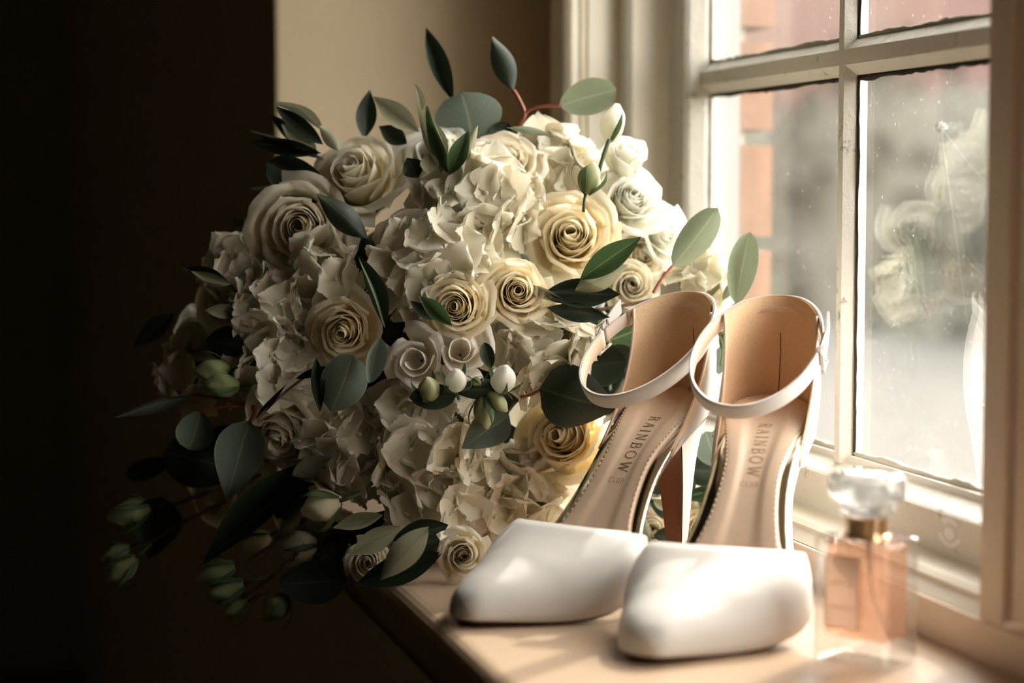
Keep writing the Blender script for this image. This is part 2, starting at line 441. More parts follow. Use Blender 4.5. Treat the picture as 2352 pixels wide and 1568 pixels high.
# architrave: an upright board with reeded grooves beside the recess
arch = [(46.0, 0.0), (46.0, 2.25)]
for c in (2.45, 2.95):
    arch += [(46.0, c - 0.17), (46.35, c - 0.1), (46.35, c + 0.02), (46.0, c + 0.1)]
arch += [(46.0, 3.55), (46.5, 3.62), (46.5, 3.74), (46.15, 3.86), (46.4, 4.05), (49.5, 4.05), (49.5, 0.0)]
wpart(wprofile_z('architrave', arch, 0, HZ, 'cream_paint'))
wpart(wbox('frame_head', -34, 46, -5.5, 0, HZ - 4, HZ, 'cream_paint'))
wpart(wbox('mullion', -9.75, -7.5, -5.5, 0.0, 1.95, HZ - 4, 'frame_bounce_paint', bev=0.12))
# sash
sash_z0 = 3.15
wpart(wprofile('sash_bottom_rail', [(-3.0, 3.1), (-3.0, 5.36), (-3.15, 5.5), (-4.4, 6.15), (-4.4, 6.5), (-5.3, 6.5), (-5.3, 3.1)], -7.4, 43.7, 'sash_paint'))
wpart(wprofile_z('sash_stile', [(43.7, -3.0), (40.6, -3.0), (40.3, -3.3), (39.9, -4.3), (39.9, -5.3), (43.7, -5.3)], 5.4, HZ - 4, 'sash_paint'))
wpart(wprofile_z('sash_stile', [(-7.4, -3.0), (-4.8, -3.0), (-4.3, -4.3), (-4.3, -5.3), (-7.4, -5.3)], 5.4, HZ - 4, 'sash_paint'))
wpart(wprofile('sash_top_rail', [(-3.0, HZ - 4), (-3.0, HZ - 7), (-4.3, HZ - 7.6), (-5.3, HZ - 7.6), (-5.3, HZ - 4)], -7.4, 43.7, 'sash_paint'))
BAR_Z = (28.75,)
wpart(wprofile_z('glazing_bar', [(16.25, -5.3), (16.25, -4.55), (16.6, -3.95), (17.3, -3.95), (17.65, -4.55), (17.65, -5.3)], 6.0, HZ - 7, 'sash_paint'))
for z in BAR_Z:
    wpart(wprofile('glazing_bar', [(-5.3, z), (-4.6, z), (-3.97, z + 0.6), (-3.97, z + 1.5), (-4.6, z + 2.1), (-5.3, z + 2.1)], -4.4, 40.0, 'sash_paint'))
# old putty and dark cracks round the panes, then the panes themselves
zs = [6.5] + [v for z in BAR_Z for v in (z, z + 2.1)] + [HZ - 7.6]
cols = [(-4.3, 16.25), (17.65, 39.9)]
def ragged(name, a, b, horiz, w, mat, seed):
    """an uneven strip of putty lying on the glass between two corners"""
    r = random.Random(seed); n = 44; V = []
    for i in range(n):
        k = i / (n - 1); wob = w * (0.62 + 0.10 * r.random() + 0.45 * mnoise.noise(Vector((seed * 3.1, k * 7, 0))) + .25 * mnoise.noise(Vector((seed * 1.7, k * 31, 0))))
        t = a[0] + (b[0] - a[0]) * k; z = a[1] + (b[1] - a[1]) * k
        if horiz:
            V += [W(t, -4.72, z), W(t, -4.6, z + wob * 0.5), W(t, -4.74, z + wob)]
        else:
            V += [W(t, -4.72, z), W(t + wob * 0.5, -4.6, z), W(t + wob, -4.74, z)]
    f = []
    for i in range(n - 1):
        for j in range(2): f.append((3 * i + j, 3 * i + 3 + j, 3 * i + 4 + j, 3 * i + 1 + j))
    return obj(name, mesh(name, V, f, mat))
k = 0
for (t0, t1) in cols:
    for z0, z1 in zip(zs[0::2], zs[1::2]):
        k += 1
        wpart(wbox('pane', t0 - 0.1, t1 + 0.1, -4.95, -4.72, z0 - 0.1, z1 + 0.1, 'pane_glass'))
        if z0 > 60: continue
        wpart(ragged('putty_strip', (t0, z0), (t1, z0), True, 0.38, 'putty', 10 + k))
        wpart(ragged('putty_strip', (t0, z1), (t1, z1), True, -0.42, 'gap_dirt', 20 + k))
        wpart(ragged('putty_strip', (t0, z0), (t0, z1), False, 0.32, 'putty', 30 + k))
        wpart(ragged('putty_strip', (t1, z0), (t1, z1), False, -0.30, 'gap_dirt' if t1 < 17 else 'putty', 40 + k))
# painted ghost of a crest on the bottom rail
def crest():
    t0, z0 = 1.1, 4.42; parts = []
    def ring(ct, cz, r0, r1, a0, a1, n=12):
        V = []; 
        for i in range(n + 1):
            a = a0 + (a1 - a0) * i / n
            for r in (r0, r1):
                V.append(W(ct + r * math.cos(a) * 2.1, -2.975, cz + r * math.sin(a) * 1.2))
        return V, [(2 * i, 2 * i + 1, 2 * i + 3, 2 * i + 2) for i in range(n)]
    parts.append(ring(t0, z0, 0.0, 0.27, 0, 2 * math.pi, 16))
    parts.append(ring(t0, z0, 0.38, 0.58, math.pi * 1.05, math.pi * 1.95))
    parts.append(ring(t0, z0 + 0.22, 0.30, 0.55, math.pi * 0.2, math.pi * 0.8))
    v, f = join(parts); return obj('crest_mark', mesh('crest_mark', v, f, 'crest_mark', False))
wpart(crest())
# a spider's thread ball on the glass and its strands
def web():
    c = W(5.5, -4.45, 25.4); parts = []; r = random.Random(3)
    pts = []
    for i in range(60):
        a = r.random() * 6.28; b = math.acos(2 * r.random() - 1)
        pts.append(c + Vector((math.sin(b) * math.cos(a), math.sin(b) * math.sin(a), math.cos(b))) * 0.0032)
    parts.append(tube_data(pts, 0.00018, 4))
    for (t, z) in ((4.2, 30), (3.5, 18.5), (8.5, 20.5), (-1, 21.5), (2.5, 15), (-3, 27)):
        e = W(t, -4.62, z); parts.append(tube_data([c, c.lerp(e, 0.5) + Vector((0, 0, -0.002)), e], 0.00004, 4))
    v, f = join(parts); return obj('cobweb', mesh('cobweb', v, f, 'web'))
wpart(web())

# ------------------------------------------------------------------ window 2 (continues past the right edge of the photograph)
w2 = empty('window_2', W(-22, -3, 0)); w2['kind'] = 'structure'
def wpart2(o):
    o.parent = w2; o.matrix_local = Matrix.Translation(-w2.location); return o
wpart2(wbox('casement_stile', -14.0, -9.95, -3.6, -0.25, 2.25, HZ - 4.2, 'frame_bounce_paint', bev=0.25))
wpart2(wbox('casement_stile', -34.0, -30.0, -3.6, -0.25, 2.25, HZ - 4.2, 'frame_bounce_paint', bev=0.25))
wpart2(wbox('casement_rail', -30.0, -14.0, -3.6, -0.25, 2.25, 6.2, 'frame_bounce_paint', bev=0.25))
wpart2(wbox('casement_rail', -30.0, -14.0, -3.6, -0.25, HZ - 8, HZ - 4.2, 'frame_bounce_paint', bev=0.25))
for z in BAR_Z:
    wpart2(wbox('glazing_bar', -30, -14, -3.2, -1.2, z, z + 2, 'sash_paint'))
for z0, z1 in zip([6.2] + [z + 2 for z in BAR_Z], list(BAR_Z) + [HZ - 8]):
    wpart2(wbox('pane', -30, -14, -2.4, -2.2, z0, z1, 'pane_glass'))
wbox('light_stop_panel', TN, -34, -6, -0.2, -3.2, HZ, 'wall_paint', kind='structure')  # unseen panel added to narrow the second window and cut its light

# ------------------------------------------------------------------ outside
wbox('trim_2', 43.9, 47, -8.5, -5.5, -40, 120, 'white_render', kind='structure')
ext = wbox('wall_outside', 46.6, 120, -9.95, -6.0, -60, 150, 'mortar', kind='structure')
bm_v, bm_f = hexa([Vector((x * CM, y * CM, z * CM)) for z in (0, 6.5) for x, y in ((0, 0), (0, 6.1), (21.5, 6.1), (21.5, 0))])
BRICKS = []
for v in range(5):
    vv = [p + Vector((rng.uniform(-.002, .002), rng.uniform(-.002, .002), rng.uniform(-.002, .002))) for p in bm_v]
    BRICKS.append(mesh('brick', vv, bm_f, 'brick', False))
WM = Matrix(((DV.x, -NV.x, 0), (DV.y, -NV.y, 0), (0, 0, 1))).to_4x4()
for r in range(24):
    for c in range(2):
        o = obj('brick', BRICKS[(r * 3 + c) % 5], ext)
        tt = 45.6 + c * 22.6 + (0.0 if r % 2 else -0.3) + rng.uniform(-.2, .2)
        o.matrix_local = Matrix.Translation(W(tt, -5.6, -42 + r * 7.6)) @ WM
wbox('ground_outside', -700, 2400, -1600, -6, -72, -62, 'ground_pale', kind='structure')
# a dark brick house and a hedge across the yard
house = wbox('outbuilding', 900, 2300, -1300, -620, -62, 520, 'house_brick')
tag(house, 'dark red brick building seen blurred through the old window glass', 'building')
def hedge(name, t0, t1, s, h, seed, label):
    r = random.Random(seed); V = []; Fc = []
    for i in range(1500):
        t = r.uniform(t0, t1); z = -62 + h * (r.random() ** 0.8) * (0.8 + 0.25 * math.sin(t * 0.021 + seed)); q = s + r.uniform(-40, 40)
        c = W(t, q, z); a = Vector((r.gauss(0, 1), r.gauss(0, 1), r.gauss(0, 1))).normalized(); b = a.orthogonal().normalized()
        L = r.uniform(.10, .2); o = len(V)
        V += [c - a * L, c + b * L * .5, c + a * L, c - b * L * .5]; Fc.append((o, o + 1, o + 2, o + 3))
    lo = len(V)
    bx, bf = hexa([W(t0, s - 25, -62), W(t0, s + 25, -62), W(t1, s + 25, -62), W(t1, s - 25, -62), W(t0, s - 25, -62 + h * .8), W(t0, s + 25, -62 + h * .8), W(t1, s + 25, -62 + h * .8), W(t1, s - 25, -62 + h * .8)])
    V += bx; Fc += [tuple(i + lo for i in q) for q in bf]
    o = obj(name, mesh(name, V, Fc, 'hedge_leaf', False)); tag(o, label, 'hedge', kind='stuff'); return o
hedge('hedge', 700, 2300, -520, 175, 4, 'clipped dark hedge beyond the pale yard outside the window')

# ------------------------------------------------------------------ perfume bottle
def bottle():
    root = empty('perfume_bottle')
    tag(root, 'square glass perfume bottle with peach liquid, white label and chunky clear stopper', 'bottle')
    c = Vector((16.6, 92.3, 0)); ang = math.radians(-41)
    fx = Vector((math.cos(ang), math.sin(ang), 0)); fy = Vector((-fx.y, fx.x, 0))   # fx along the label face, fy away from it
    Mx = Matrix(((fx.x, fy.x, 0, c.x * CM), (fx.y, fy.y, 0, c.y * CM), (0, 0, 1, 0.0), (0, 0, 0, 1)))
    root.matrix_world = Mx
    def rbox(x0, x1, y0, y1, z0, z1):
        v, f = hexa([Vector((x * CM, y * CM, z * CM)) for z in (z0, z1) for x, y in ((x0, y0), (x0, y1), (x1, y1), (x1, y0))])
        return v, [tuple(reversed(q)) for q in f]
    w, d, h = 4.1, 2.7, 5.95
    o = obj('glass_body', mesh('glass_body', *rbox(-w / 2, w / 2, -d / 2, d / 2, 0.02, h), 'clear_glass', False), root); bevel(o, 0.0022, 3)
    o = obj('liquid', mesh('liquid', *rbox(-w / 2 + .38, w / 2 - .38, -d / 2 + .3, d / 2 - .3, 1.15, h - .3), 'perfume', False), root); bevel(o, 0.0025, 3)
    # collar and stopper
    def lathe(prof, n, flat=False, ang0=0.0, sx=1.0, sy=1.0):
        V = []; m = len(prof)
        for r, z in prof:
            for k in range(n):
                a = 2 * math.pi * k / n + ang0; V.append(Vector((r * math.cos(a) * sx, r * math.sin(a) * sy, z)) * CM)
        f = [(j * n + k, j * n + (k + 1) % n, (j + 1) * n + (k + 1) % n, (j + 1) * n + k) for j in range(m - 1) for k in range(n)]
        f += [tuple(range(n - 1, -1, -1)), tuple(range((m - 1) * n, m * n))]
        return V, f
    obj('collar', mesh('collar', *lathe([(1.12, h - .05), (1.12, h + .08), (1.0, h + .12), (1.0, h + .78), (1.06, h + .82), (1.06, h + .95)], 28), 'gold_collar', False), root)
    st = obj('stopper', mesh('stopper', *lathe([(1.28, h + .95), (1.42, h + 1.2), (1.28, h + 1.5), (1.72, h + 1.62), (1.92, h + 1.85), (1.92, h + 2.75), (1.6, h + 3.0), (0.9, h + 3.12)], 8, ang0=math.pi / 8, sy=0.82), 'cap_glass', False), root); bevel(st, 0.0012, 2)
    obj('stopper_core', mesh('stopper_core', *lathe([(0.8, h + .9), (0.8, h + 1.6), (1.1, h + 1.75), (1.1, h + 2.5), (0.7, h + 2.6)], 16), 'cap_glass'), st)
    tv, tf = tube_data([Vector((0.1, 0, h + .1)) * CM, Vector((0.35, 0, 3.2)) * CM, Vector((1.35, -.1, 1.35)) * CM], 0.0011, 8)
    obj('dip_tube', mesh('dip_tube', tv, tf, 'straw'), root)
    lab = obj('label', mesh('label', *rbox(-1.35, 0.40, -d / 2 - .02, -d / 2 + .01, 1.75, 5.05), 'label_paper', False), root)
    bd = []
    for z0, z1, x0, x1 in ((1.68, 1.76, -1.36, .51), (5.04, 5.12, -1.36, .51)): bd.append(rbox(x0, x1, -d / 2 - .025, -d / 2 + .01, z0, z1))
    for x0, x1 in ((-1.37, -1.29), (.44, .52)): bd.append(rbox(x0, x1, -d / 2 - .025, -d / 2 + .01, 1.68, 5.12))
    obj('label_edge', mesh('label_edge', *join(bd), 'label_gilt', False), lab)
    # the label's printing is too soft in the photograph to be read: two faint grey lines of it
    ln = []; r = random.Random(5)
    for z, hh, n in ((3.75, .16, 8), (2.62, .12, 9)):
        x = -1.05
        for i in range(n):
            ww = r.uniform(.07, .13); ln.append(rbox(x, x + ww, -d / 2 - .027, -d / 2, z, z + hh)); x += ww + .045
    obj('label_print', mesh('label_print', *join(ln), 'label_ink', False), lab)
bottle()

# ------------------------------------------------------------------ shoes
GLYPH = {  # stroke letters: lists of (polyline, weight)
    'R': ([[(0.12, 0), (0.12, 1)], 1.3], [[(0.12, 1), (0.45, 1), (0.62, .9), (0.65, .75), (0.6, .6), (0.42, .52), (0.12, .52)], 1], [[(0.38, .52), (0.72, 0)], 1.3], [[(0, 0), (.26, 0)], .7], [[(0, 1), (.15, 1)], .7], [[(.62, 0), (.82, 0)], .7]),
    'A': ([[(0.08, 0), (0.4, 1)], .8], [[(0.4, 1), (0.74, 0)], 1.4], [[(0.2, .36), (0.62, .36)], .7], [[(0, 0), (.2, 0)], .7], [[(.62, 0), (.84, 0)], .7]),
    'I': ([[(0.15, 0), (0.15, 1)], 1.3], [[(0, 0), (.3, 0)], .7], [[(0, 1), (.3, 1)], .7]),
    'N': ([[(0.12, 0), (0.12, 1)], .8], [[(0.12, 1), (0.72, 0)], 1.4], [[(0.72, 0), (0.72, 1)], .8], [[(0, 0), (.25, 0)], .7], [[(0, 1), (.15, 1)], .7], [[(.6, 1), (.85, 1)], .7]),
    'B': ([[(0.12, 0), (0.12, 1)], 1.3], [[(0.12, 1), (0.42, 1), (0.57, .92), (0.6, .77), (0.55, .62), (0.4, .54), (0.12, .54)], 1], [[(0.4, .54), (0.62, .45), (0.67, .28), (0.6, .08), (0.42, 0), (0, 0)], 1.1], [[(0, 1), (.15, 1)], .7]),
    'O': ([[(0.45 + .42 * math.cos(a), .5 + .51 * math.sin(a)) for a in np.linspace(0, 2 * math.pi, 19)], 1.0],),
    'W': ([[(0.08, 1), (0.33, 0)], 1.4], [[(0.33, 0), (0.56, .95)], .8], [[(0.56, .95), (0.8, 0)], 1.4], [[(0.8, 0), (1.06, 1)], .8], [[(-.02, 1), (.2, 1)], .7], [[(.95, 1), (1.16, 1)], .7]),
    'C': ([[(0.45 + .42 * math.cos(a), .5 + .51 * math.sin(a)) for a in np.linspace(.7, 2 * math.pi - .7, 15)], 1.6],),
    'L': ([[(0.1, 1), (0.1, 0), (0.6, 0)], 1.8],),
    'U': ([[(0.08, 1), (0.08, .35), (0.18, .06), (0.38, 0), (0.58, .06), (0.66, .35), (0.66, 1)], 1.7],),
}
GLYPH['b'] = GLYPH['B']
WID = {'R': .8, 'A': .84, 'I': .3, 'N': .85, 'B': .7, 'O': .9, 'W': 1.14, 'C': .85, 'L': .62, 'U': .74}

Z_S = [(0, 10.5), (.1, 10.25), (.2, 9.65), (.3, 8.65), (.4, 7.15), (.5, 5.2), (.6, 3.15), (.68, 1.8), (.76, 1.05), (.86, .75), (1, .95)]
def shoe(name, label, heel, tip, bulge, W_L, W_R, buckle_side, ink):
    heel = Vector((heel[0], heel[1], 0)); tip = Vector((tip[0], tip[1], 0))
    L = (tip - heel).length; ux = (tip - heel) / L; uy = Vector((-ux.y, ux.x, 0))    # uy: to the image right when the toe faces us
    root = empty(name); tag(root, label, 'shoe', 'pair of white satin heels')
    root.matrix_world = Matrix(((ux.x, uy.x, 0, heel.x * CM), (ux.y, uy.y, 0, heel.y * CM), (0, 0, 1, 0), (0, 0, 0, 1)))
    def lin(x, y, z): return Vector((x, y, z)) * CM
    def zs(q): return sinterp(q, Z_S)
    def cy(q): return bulge * (math.sin(math.pi * min(1, max(0, q)) ** 1.15))
    def wl(q): return sinterp(q, W_L)
    def wr(q): return sinterp(q, W_R)
    Q = sorted(set(list(np.linspace(0, .06, 9)) + list(np.linspace(.06, .94, 45)) + list(np.linspace(.94, 1, 9))))
    def slab(shrink, top, bot, mat, nm, parent=None, rnd=False, q0=0.0, q1=1.0):
        V = []; K = 12
        for q in Q:
            if q < q0 or q > q1: continue
            sh = shrink + (.34 * min(1, max(0, (q - .22) / .15)) if nm == 'insole' else 0)
            z = zs(q); a = wl(q) - sh; b_ = wr(q) - sh; a = max(a, .02); b_ = max(b_, .02)
            x = q * L; x = min(max(x, shrink * .9), L - shrink * .9)
            c = cy(q)
            if rnd:
                ring = []
                for k in range(K):
                    an = 2 * math.pi * k / K
                    co, si = math.cos(an), math.sin(an)
                    yy = (b_ if co > 0 else a) * (abs(co) ** .35) * (1 if co > 0 else -1)
                    zz = (top + bot) / 2 + (top - bot) / 2 * (abs(si) ** .8) * (1 if si > 0 else -1)
                    ring.append(lin(x, c + yy, z + zz))
            else:
                ring = [lin(x, c - a, z + bot), lin(x, c + b_, z + bot)]
                for k in range(21):
                    fk = k / 20; ak = abs(fk - .5) * 2
                    ring.append(lin(x, c + b_ - (a + b_) * fk, z + top - .05 * (1 - ak ** 2) - .17 * math.exp(-(ak / .46) ** 9) - .10 * ak ** 12))
            V += ring
        n = len(ring); m = len(V) // n
        f = [(j * n + k, j * n + (k + 1) % n, (j + 1) * n + (k + 1) % n, (j + 1) * n + k) for j in range(m - 1) for k in range(n)]
        f += [tuple(range(n - 1, -1, -1)), tuple(range((m - 1) * n, m * n))]
        o = obj(nm, mesh(nm, V, f, mat), parent or root); return o
    ins = slab(.42, .12, -.3, 'nude_leather', 'insole')
    slab(.0, -.12, -.70, 'silver_leather', 'sole_rand', rnd=True)
    slab(.14, -.56, -.80, 'tan_sole', 'outsole', q0=.12)
    # stitching along the insole
    sv = []
    q = .09
    while q < .66:
        for sgn in (-1, 1):
            pp = []
            for dq in (0, .006):
                w_ = (wl(q + dq) if sgn < 0 else wr(q + dq)) - .52 - .34 * min(1, max(0, (q - .22) / .15))
                pp.append(lin((q + dq) * L, cy(q + dq) + sgn * w_, zs(q + dq) + .125))
            sv.append(tube_data(pp, .00028, 5))
        q += .0125
    v, f = join(sv); o = obj('stitching', mesh('stitching', v, f, 'stitch_thread'), ins); o['kind'] = 'stuff'
    # lettering down the insole
    def ribbon(poly, wgt, place, lw):
        V = []; 
        P = [Vector(p).to_3d() for p in poly]
        for i, p in enumerate(P):
            a = P[max(0, i - 1)]; b_ = P[min(len(P) - 1, i + 1)]; t = (b_ - a).normalized(); nrm = Vector((-t.y, t.x, 0))
            V += [place(p + nrm * lw * wgt), place(p - nrm * lw * wgt)]
        return V, [(2 * i, 2 * i + 1, 2 * i + 3, 2 * i + 2) for i in range(len(P) - 1)]
    lt = []
    x = 4.9; size = .64
    zin = lambda q, y: zs(q) - .14
    for ch in 'RAINBOW':
        def place(p, x=x):
            X = x + p.x * size * 0.80; Y = (p.y - .5) * size * 1.02
            q = X / L; return lin(X, cy(q) + Y + .05, zs(q) - .14)
        for poly, wgt in GLYPH[ch]: lt.append(ribbon(poly, wgt, place, .042))
        x += WID[ch] * size * .80 + .20
    x += .15
    y = -.50
    for ch in 'CLUB':
        def place(p, y=y):
            X = x + (1 - p.y) * .25; q = X / L
            return lin(X, cy(q) + y + p.x * .23, zs(q) - .12)
        for poly, wgt in GLYPH[ch]: lt.append(ribbon(poly, wgt, place, .032))
        y += WID[ch] * .23 + .10
    v, f = join(lt)
    v = [Vector((p.x, p.y, p.z + .0006)) for p in v]
    o = obj('lettering', mesh('lettering', v, f, ink, False), ins)
    # --- loop of the ankle strap (also the top line of the counter)
    XB, XF, HW = .55, 7.7, 3.62
    SHIFT = 1.25 if buckle_side > 0 else 1.7
    ZB, ZFR = 15.75, 10.35
    def loop(th):
        k = (1 - math.cos(th)) / 2
        return Vector((XB + (XF - XB) * k, HW * math.sin(th) * (1 - .12 * (1 - k)) + cy(.1) * (1 - k) + cy(.35) * k - SHIFT * k, ZB + (ZFR - ZB) * k ** 1.15))
    def hdir(th):
        k = (1 - math.cos(th)) / 2; a = math.radians(-4 + 44 * k)
        return Vector((math.sin(a), 0, math.cos(a)))
    BW = .95
    # --- counter: white outside, nude inside
    def counter(inset, nm, mat, parent=None, top_cut=0.0):
        NU, NVr = 33, 12; V = []
        qf = .35
        for j in range(NVr):
            v = j / (NVr - 1)
            for i in range(NU):
                p = -1 + 2 * i / (NU - 1)
                # lower edge follows the sole, upper edge the strap loop
                s_ = math.sin(p * math.pi / 2); ex = .30 * (1 - abs(p) ** 5) + .03; Wd = (wr(.2) if p > 0 else wl(.2)) + ex - inset
                X = (-.05 + inset) + (qf * L) * (1 - math.cos(p * math.pi / 2)) ** 1.0
                q = max(0, min(1, X / L))
                lo = Vector((X, cy(q) + math.copysign(abs(s_) ** .72, s_) * min(Wd, (wr(q) if p > 0 else wl(q)) + ex - inset + 9 * (q < .15)), zs(q) - .55 + .35 * (inset > 0)))
                th = p * math.radians(58)
                up = loop(th) + hdir(th) * (BW * .46)
                cen = Vector((2.6, cy(.1), up.z)); up = cen + (up - cen) * (1 - (inset + .11) / 3.0)
                # belly between
                m_ = lo.lerp(up, v)
                # the front edge sweeps backwards: concave line from the sole to the strap
                fr = abs(p) ** 3
                m_.x -= fr * 1.0 * math.sin(math.pi * v) ** .9
                bel = .32 * math.sin(math.pi * min(1, v * 1.1)) * (1 - abs(p) ** 6)
                nrm = Vector((-(math.cos(p * math.pi / 2)), s_, 0)).normalized()
                m_ += nrm * bel
                V.append(lin(m_.x, m_.y, m_.z))
        return obj(nm, mesh(nm, V, grid_faces(NU, NVr), mat), parent or root)
    co = counter(0.0, 'counter', 'satin')
    li = counter(.12, 'lining', 'nude_lining', co)
    # rolled edge where the two meet, at each front edge
    eb = []
    mo, mi = co.data, li.data
    NU, NVr = 33, 12
    for col in (0, NU - 1):
        pts = [(mo.vertices[j * NU + col].co + mi.vertices[j * NU + col].co) / 2 for j in range(NVr)]
        obj('counter_edge', mesh('counter_edge', *tube_data(pts, .00085, 8), 'nude_leather'), co)
    seam = [mi.vertices[j * NU + NU // 2].co + Vector((.0003, 0, 0)) for j in range(0, 8)]
    obj('back_seam', mesh('back_seam', *tube_data(seam, .00022, 5), 'tan_sole'), li)
    # --- strap
    def band(th0, th1, off, thick, nm, mat, parent=None, n=72, wid=BW, lift=0.0):
        V = []
        for i in range(n):
            th = th0 + (th1 - th0) * i / (n - 1); c = loop(th); h = hdir(th)
            t = (loop(th + .01) - loop(th - .01)).normalized()
            nr = h.cross(t).normalized()
            if nr.dot(c - Vector((4, cy(.2), 13))) < 0: nr = -nr
            c = c + h * lift
            for (a, b_) in ((-.5, 0), (-.5, 1), (-.25, 1.25), (.25, 1.25), (.5, 1), (.5, 0), (0, 0)):
                V.append(lin(*(c + h * (a * wid) + nr * (off + b_ * thick))))
        K = 7
        f = [(j * K + k, j * K + (k + 1) % K, (j + 1) * K + (k + 1) % K, (j + 1) * K + k) for j in range(n - 1) for k in range(K)]
        f += [tuple(range(K - 1, -1, -1)), tuple(range((n - 1) * K, n * K))]
        return obj(nm, mesh(nm, V, f, mat), parent or root)
    bs = buckle_side
    tb = 1.60 * bs if bs > 0 else 1.50 * bs          # angle of the buckle on the loop
    # the long strap runs from the buckle, round the front and back, to the elastic tab
    a0 = tb; span = 2 * math.pi - .42
    st = band(a0, a0 + span * bs * 1.0, 0.0, .11, 'strap', 'satin', n=110)
    sl = band(a0, a0 + span * bs, -.05, .045, 'strap_lining', 'nude_leather', st, n=110, wid=BW * .97)
    el = band(a0 + span * bs - .02 * bs, a0 + (2 * math.pi - .04) * bs, .02, .07, 'elastic', 'elastic', st, n=14, wid=BW * .82)
    # buckle: a frame with a bar and a prong
    def frame_at(th, off):
        c = loop(th); h = hdir(th); t = (loop(th + .01) - loop(th - .01)).normalized(); nr = h.cross(t).normalized()
        if nr.dot(c - Vector((4, cy(.2), 13))) < 0: nr = -nr
        return c + nr * off, h, t, nr
    c, h, t, nr = frame_at(tb - .03 * bs, .24)
    bt = []
    cs = [c + t * (.50 * a) + h * (.80 * b_) for a, b_ in ((-1, -1), (1, -1), (1, 1), (-1, 1), (-1, -1), (1, -1))]
    bt.append(tube_data([lin(*p) for p in cs], .0010, 6))
    bt.append(tube_data([lin(*(c + h * .8)), lin(*(c - h * .8))], .0006, 6))
    bu = obj('buckle', mesh('buckle', *join(bt), 'buckle_metal', False), st)
    obj('prong', mesh('prong', *tube_data([lin(*c), lin(*(c + t * .25 + nr * .12)), lin(*(c + t * .5 + nr * .05))], .0006, 6), 'buckle_metal'), st)
    kv = [lin(*(c + nr * .02 + t * (.9 * bs) + h * (b_ * .56) + nr * a)) for a, b_ in ((.0, -1), (.16, -.9), (.16, .9), (.0, 1))]
    obj('keeper', mesh('keeper', *tube_data(kv, .0007, 6), 'satin'), st)
    # loose end of the strap beyond the buckle
    tl = []
    pts = []
    for i in range(14):
        k = i / 13; th = tb - bs * (-.05 + .42 * k)
        c2, h2, t2, n2 = frame_at(th, .22 + .10 * k * k)
        pts.append((c2 + h2 * (.85 * k), h2, n2))
    V = []
    for c2, h2, n2 in pts:
        for a, b_ in ((-.5, 0), (-.5, .12), (.5, .12), (.5, 0)): V.append(lin(*(c2 + h2 * a * BW * .9 + n2 * b_)))
    f = [(j * 4 + k, j * 4 + (k + 1) % 4, (j + 1) * 4 + (k + 1) % 4, (j + 1) * 4 + k) for j in range(13) for k in range(4)] + [(3, 2, 1, 0), (52, 53, 54, 55)]
    obj('strap_end', mesh('strap_end', V, f, 'satin', False), st)
    # --- vamp
    NU, NVr = 37, 26; V = []
    for j in range(NVr):
        v = j / (NVr - 1)
        for i in range(NU):
            a = math.pi * i / (NU - 1); s_ = math.sin(a)
            qt = .565 + .105 * s_ ** 1.2
            q = qt + (1.0 - qt) * (1 - (1 - v) ** 2.0)
            h_ = interp(q, VAMP_H)
            co_ = math.cos(a); box = min(1, max(0, (.86 - q) / .2)); yy = -math.copysign(abs(co_) ** (.85 - .30 * box), co_); zz = s_ ** (.72 - .26 * box)
            wv = (wr(q) if yy > 0 else wl(q)) + .10 + (.95 * max(0, 1 - abs(q - .62) / .17) if yy < 0 else .15)
            x = q * L + .22 * q ** 10
            V.append(lin(x, cy(q) + yy * wv, zs(q) - .52 + (h_ + .5) * zz))
    va = obj('vamp', mesh('vamp', V, grid_faces(NU, NVr) + [tuple(range((NVr - 1) * NU, NVr * NU))], 'satin'), root)
    sm = va.modifiers.new('thickness', 'SOLIDIFY'); sm.thickness = .0012; sm.offset = -1
    pts = [Vector(V[i]) for i in range(NU)]
    obj('throat_edge', mesh('throat_edge', *tube_data(pts, .00075, 8), 'satin'), va)
    # --- heel: white cone with a tan breast
    HT = [  # z, x back, x front, half width
        (0.02, 1.35, 2.25, .48), (.6, 1.28, 2.25, .50), (2.5, 1.05, 2.35, .60), (5.0, .75, 2.65, .82), (7.0, .45, 3.3, 1.18), (8.4, .18, 4.3, 1.75), (9.3, -.0, 5.2, 2.35), (9.9, -.05, 5.6, 2.55)]
    V = []; K = 16; brV = []
    for z in np.linspace(.02, 9.9, 26):
        xb = sinterp(z, [(h_[0], h_[1]) for h_ in HT]); xf = sinterp(z, [(h_[0], h_[2]) for h_ in HT]); hw = sinterp(z, [(h_[0], h_[3]) for h_ in HT])
        for k in range(K):
            a = -math.pi * .5 + math.pi * k / (K - 1)
            x = xf - (xf - xb) * max(0, math.cos(a)) ** .8; q = x / L
            zz = min(z, zs(max(0, q)) - .5) if z > 6 else z
            V.append(lin(x, cy(.1) + hw * math.sin(a), zz))
        for k in range(7):
            y = -1 + 2 * k / 6; q = xf / L
            zz = min(z, zs(q) - .55) if z > 6 else z
            brV.append(lin(xf + .05 - .18 * (1 - y * y) * min(1, hw), cy(.1) + y * hw * .97, zz))
    n = 26
    f = [(j * K + k, j * K + k + 1, (j + 1) * K + k + 1, (j + 1) * K + k) for j in range(n - 1) for k in range(K - 1)] + [tuple(range(K - 1, -1, -1))]
    he = obj('heel', mesh('heel', V, f, 'satin'), root)
    obj('heel_breast', mesh('heel_breast', brV, grid_faces(7, n), 'tan_sole'), he)
    obj('heel_tip', mesh('heel_tip', *tube_data([lin(1.8, cy(.1), 0.0), lin(1.8, cy(.1), .35)], [.0046, .0047], 14), 'tan_sole', False), he)
    return root

